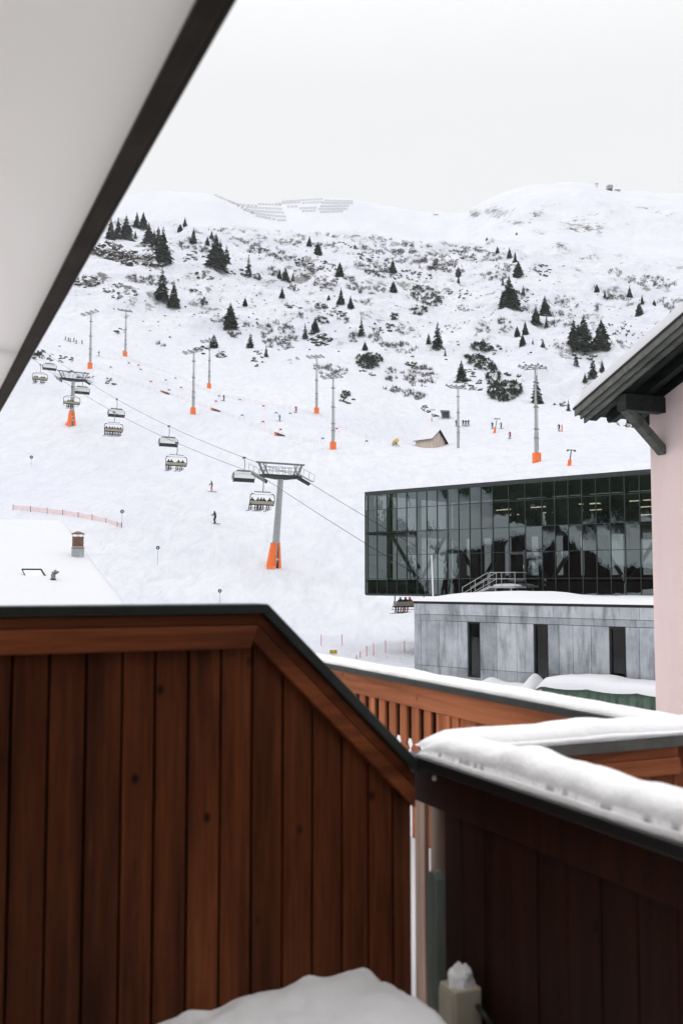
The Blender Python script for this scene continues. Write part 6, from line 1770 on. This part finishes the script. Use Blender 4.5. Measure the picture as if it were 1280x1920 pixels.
# ------------------------------------------------------------------ light, sky, camera
w = bpy.data.worlds.new('World'); scene.world = w; w.use_nodes = True
nt = w.node_tree; nt.nodes.clear()
SUN_EL, SUN_AZ = 24.0, 285.0      # weak sun behind cloud, to the left
sky = nt.nodes.new('ShaderNodeTexSky'); sky.sky_type = 'NISHITA'; sky.sun_disc = False
sky.sun_elevation = R_(SUN_EL); sky.sun_rotation = R_(SUN_AZ); sky.air_density = 1.0; sky.dust_density = 3.0
tc = nt.nodes.new('ShaderNodeTexCoord')
nz = nt.nodes.new('ShaderNodeTexNoise'); nz.inputs['Scale'].default_value = 2.2; nz.inputs['Detail'].default_value = 5
nt.links.new(tc.outputs['Generated'], nz.inputs['Vector'])
rp = nt.nodes.new('ShaderNodeValToRGB')
rp.color_ramp.elements[0].position = 0.3; rp.color_ramp.elements[0].color = (0.97, 0.965, 0.98, 1)
rp.color_ramp.elements[1].position = 0.7; rp.color_ramp.elements[1].color = (1.0, 1.0, 1.0, 1)
nt.links.new(nz.outputs['Fac'], rp.inputs['Fac'])
sc_ = nt.nodes.new('ShaderNodeVectorMath'); sc_.operation = 'SCALE'; sc_.inputs['Scale'].default_value = 8.6
nt.links.new(rp.outputs['Color'], sc_.inputs[0])
sx = nt.nodes.new('ShaderNodeSeparateXYZ'); nt.links.new(tc.outputs['Generated'], sx.inputs[0])
mr = nt.nodes.new('ShaderNodeMapRange'); mr.interpolation_type = 'SMOOTHSTEP'; mr.inputs['From Min'].default_value = 0.42; mr.inputs['From Max'].default_value = 1.0; mr.inputs['To Min'].default_value = 9.2; mr.inputs['To Max'].default_value = 24.0
nt.links.new(sx.outputs['Z'], mr.inputs['Value']); nt.links.new(mr.outputs['Result'], sc_.inputs['Scale'])
mx = nt.nodes.new('ShaderNodeMix'); mx.data_type = 'RGBA'; mx.inputs[0].default_value = 0.93
nt.links.new(sky.outputs['Color'], mx.inputs[6]); nt.links.new(sc_.outputs[0], mx.inputs[7])
bg = nt.nodes.new('ShaderNodeBackground'); bg.inputs['Strength'].default_value = 0.1
nt.links.new(mx.outputs[2], bg.inputs['Color'])
wo = nt.nodes.new('ShaderNodeOutputWorld'); nt.links.new(bg.outputs[0], wo.inputs['Surface'])

sl = bpy.data.lights.new('sun', 'SUN'); sl.energy = 0.5; sl.angle = R_(18); sl.color = (1.0, 0.965, 0.92)
so = bpy.data.objects.new('sun', sl); COL.objects.link(so)
sd = Vector((math.sin(R_(SUN_AZ)) * math.cos(R_(SUN_EL)), math.cos(R_(SUN_AZ)) * math.cos(R_(SUN_EL)), math.sin(R_(SUN_EL))))
so.rotation_euler = sd.to_track_quat('Z', 'Y').to_euler()

hv = bpy.data.materials.new('thin_winter_haze'); hv.use_nodes = True; hv.node_tree.nodes.clear()
ho = hv.node_tree.nodes.new('ShaderNodeOutputMaterial'); hp = hv.node_tree.nodes.new('ShaderNodeVolumePrincipled')
hp.inputs['Color'].default_value = (0.93, 0.94, 0.96, 1); hp.inputs['Density'].default_value = 0.00008; hp.inputs['Anisotropy'].default_value = 0.2
hv.node_tree.links.new(hp.outputs[0], ho.inputs['Volume'])
zlo = float(ZT.min()) - 1.5; zhi = float(ZT.max()) + 30
hb = MB(); hb.box2((-3300, -3300, zlo), (3300, 3300, zhi)); hz = hb.build('haze', hv, None); tag(hz, 'thin pale winter haze over the valley', 'haze', None, 'stuff')
cd = bpy.data.cameras.new('camera'); cam = bpy.data.objects.new('camera', cd); COL.objects.link(cam)
cam.location = (0, 0, 0); cam.rotation_euler = (math.pi / 2 + PITCH, 0, 0)
cd.sensor_fit = 'VERTICAL'; cd.sensor_height = 36.0; cd.sensor_width = 24.0
cd.lens = 36.0 * F / 1920.0
cd.clip_start = 0.05; cd.clip_end = 6000
cd.dof.use_dof = True; cd.dof.focus_distance = 110.0; cd.dof.aperture_fstop = 3.8
scene.camera = cam
scene.view_settings.view_transform = 'Standard'; scene.view_settings.look = 'None'
scene.view_settings.exposure = 0.04; scene.view_settings.gamma = 1.0
cy = scene.cycles
cy.use_denoising = True
cy.volume_bounces = 1; cy.max_bounces = 10; cy.diffuse_bounces = 5; cy.glossy_bounces = 4; cy.transmission_bounces = 4; cy.transparent_max_bounces = 16
cy.caustics_reflective = False; cy.caustics_refractive = False
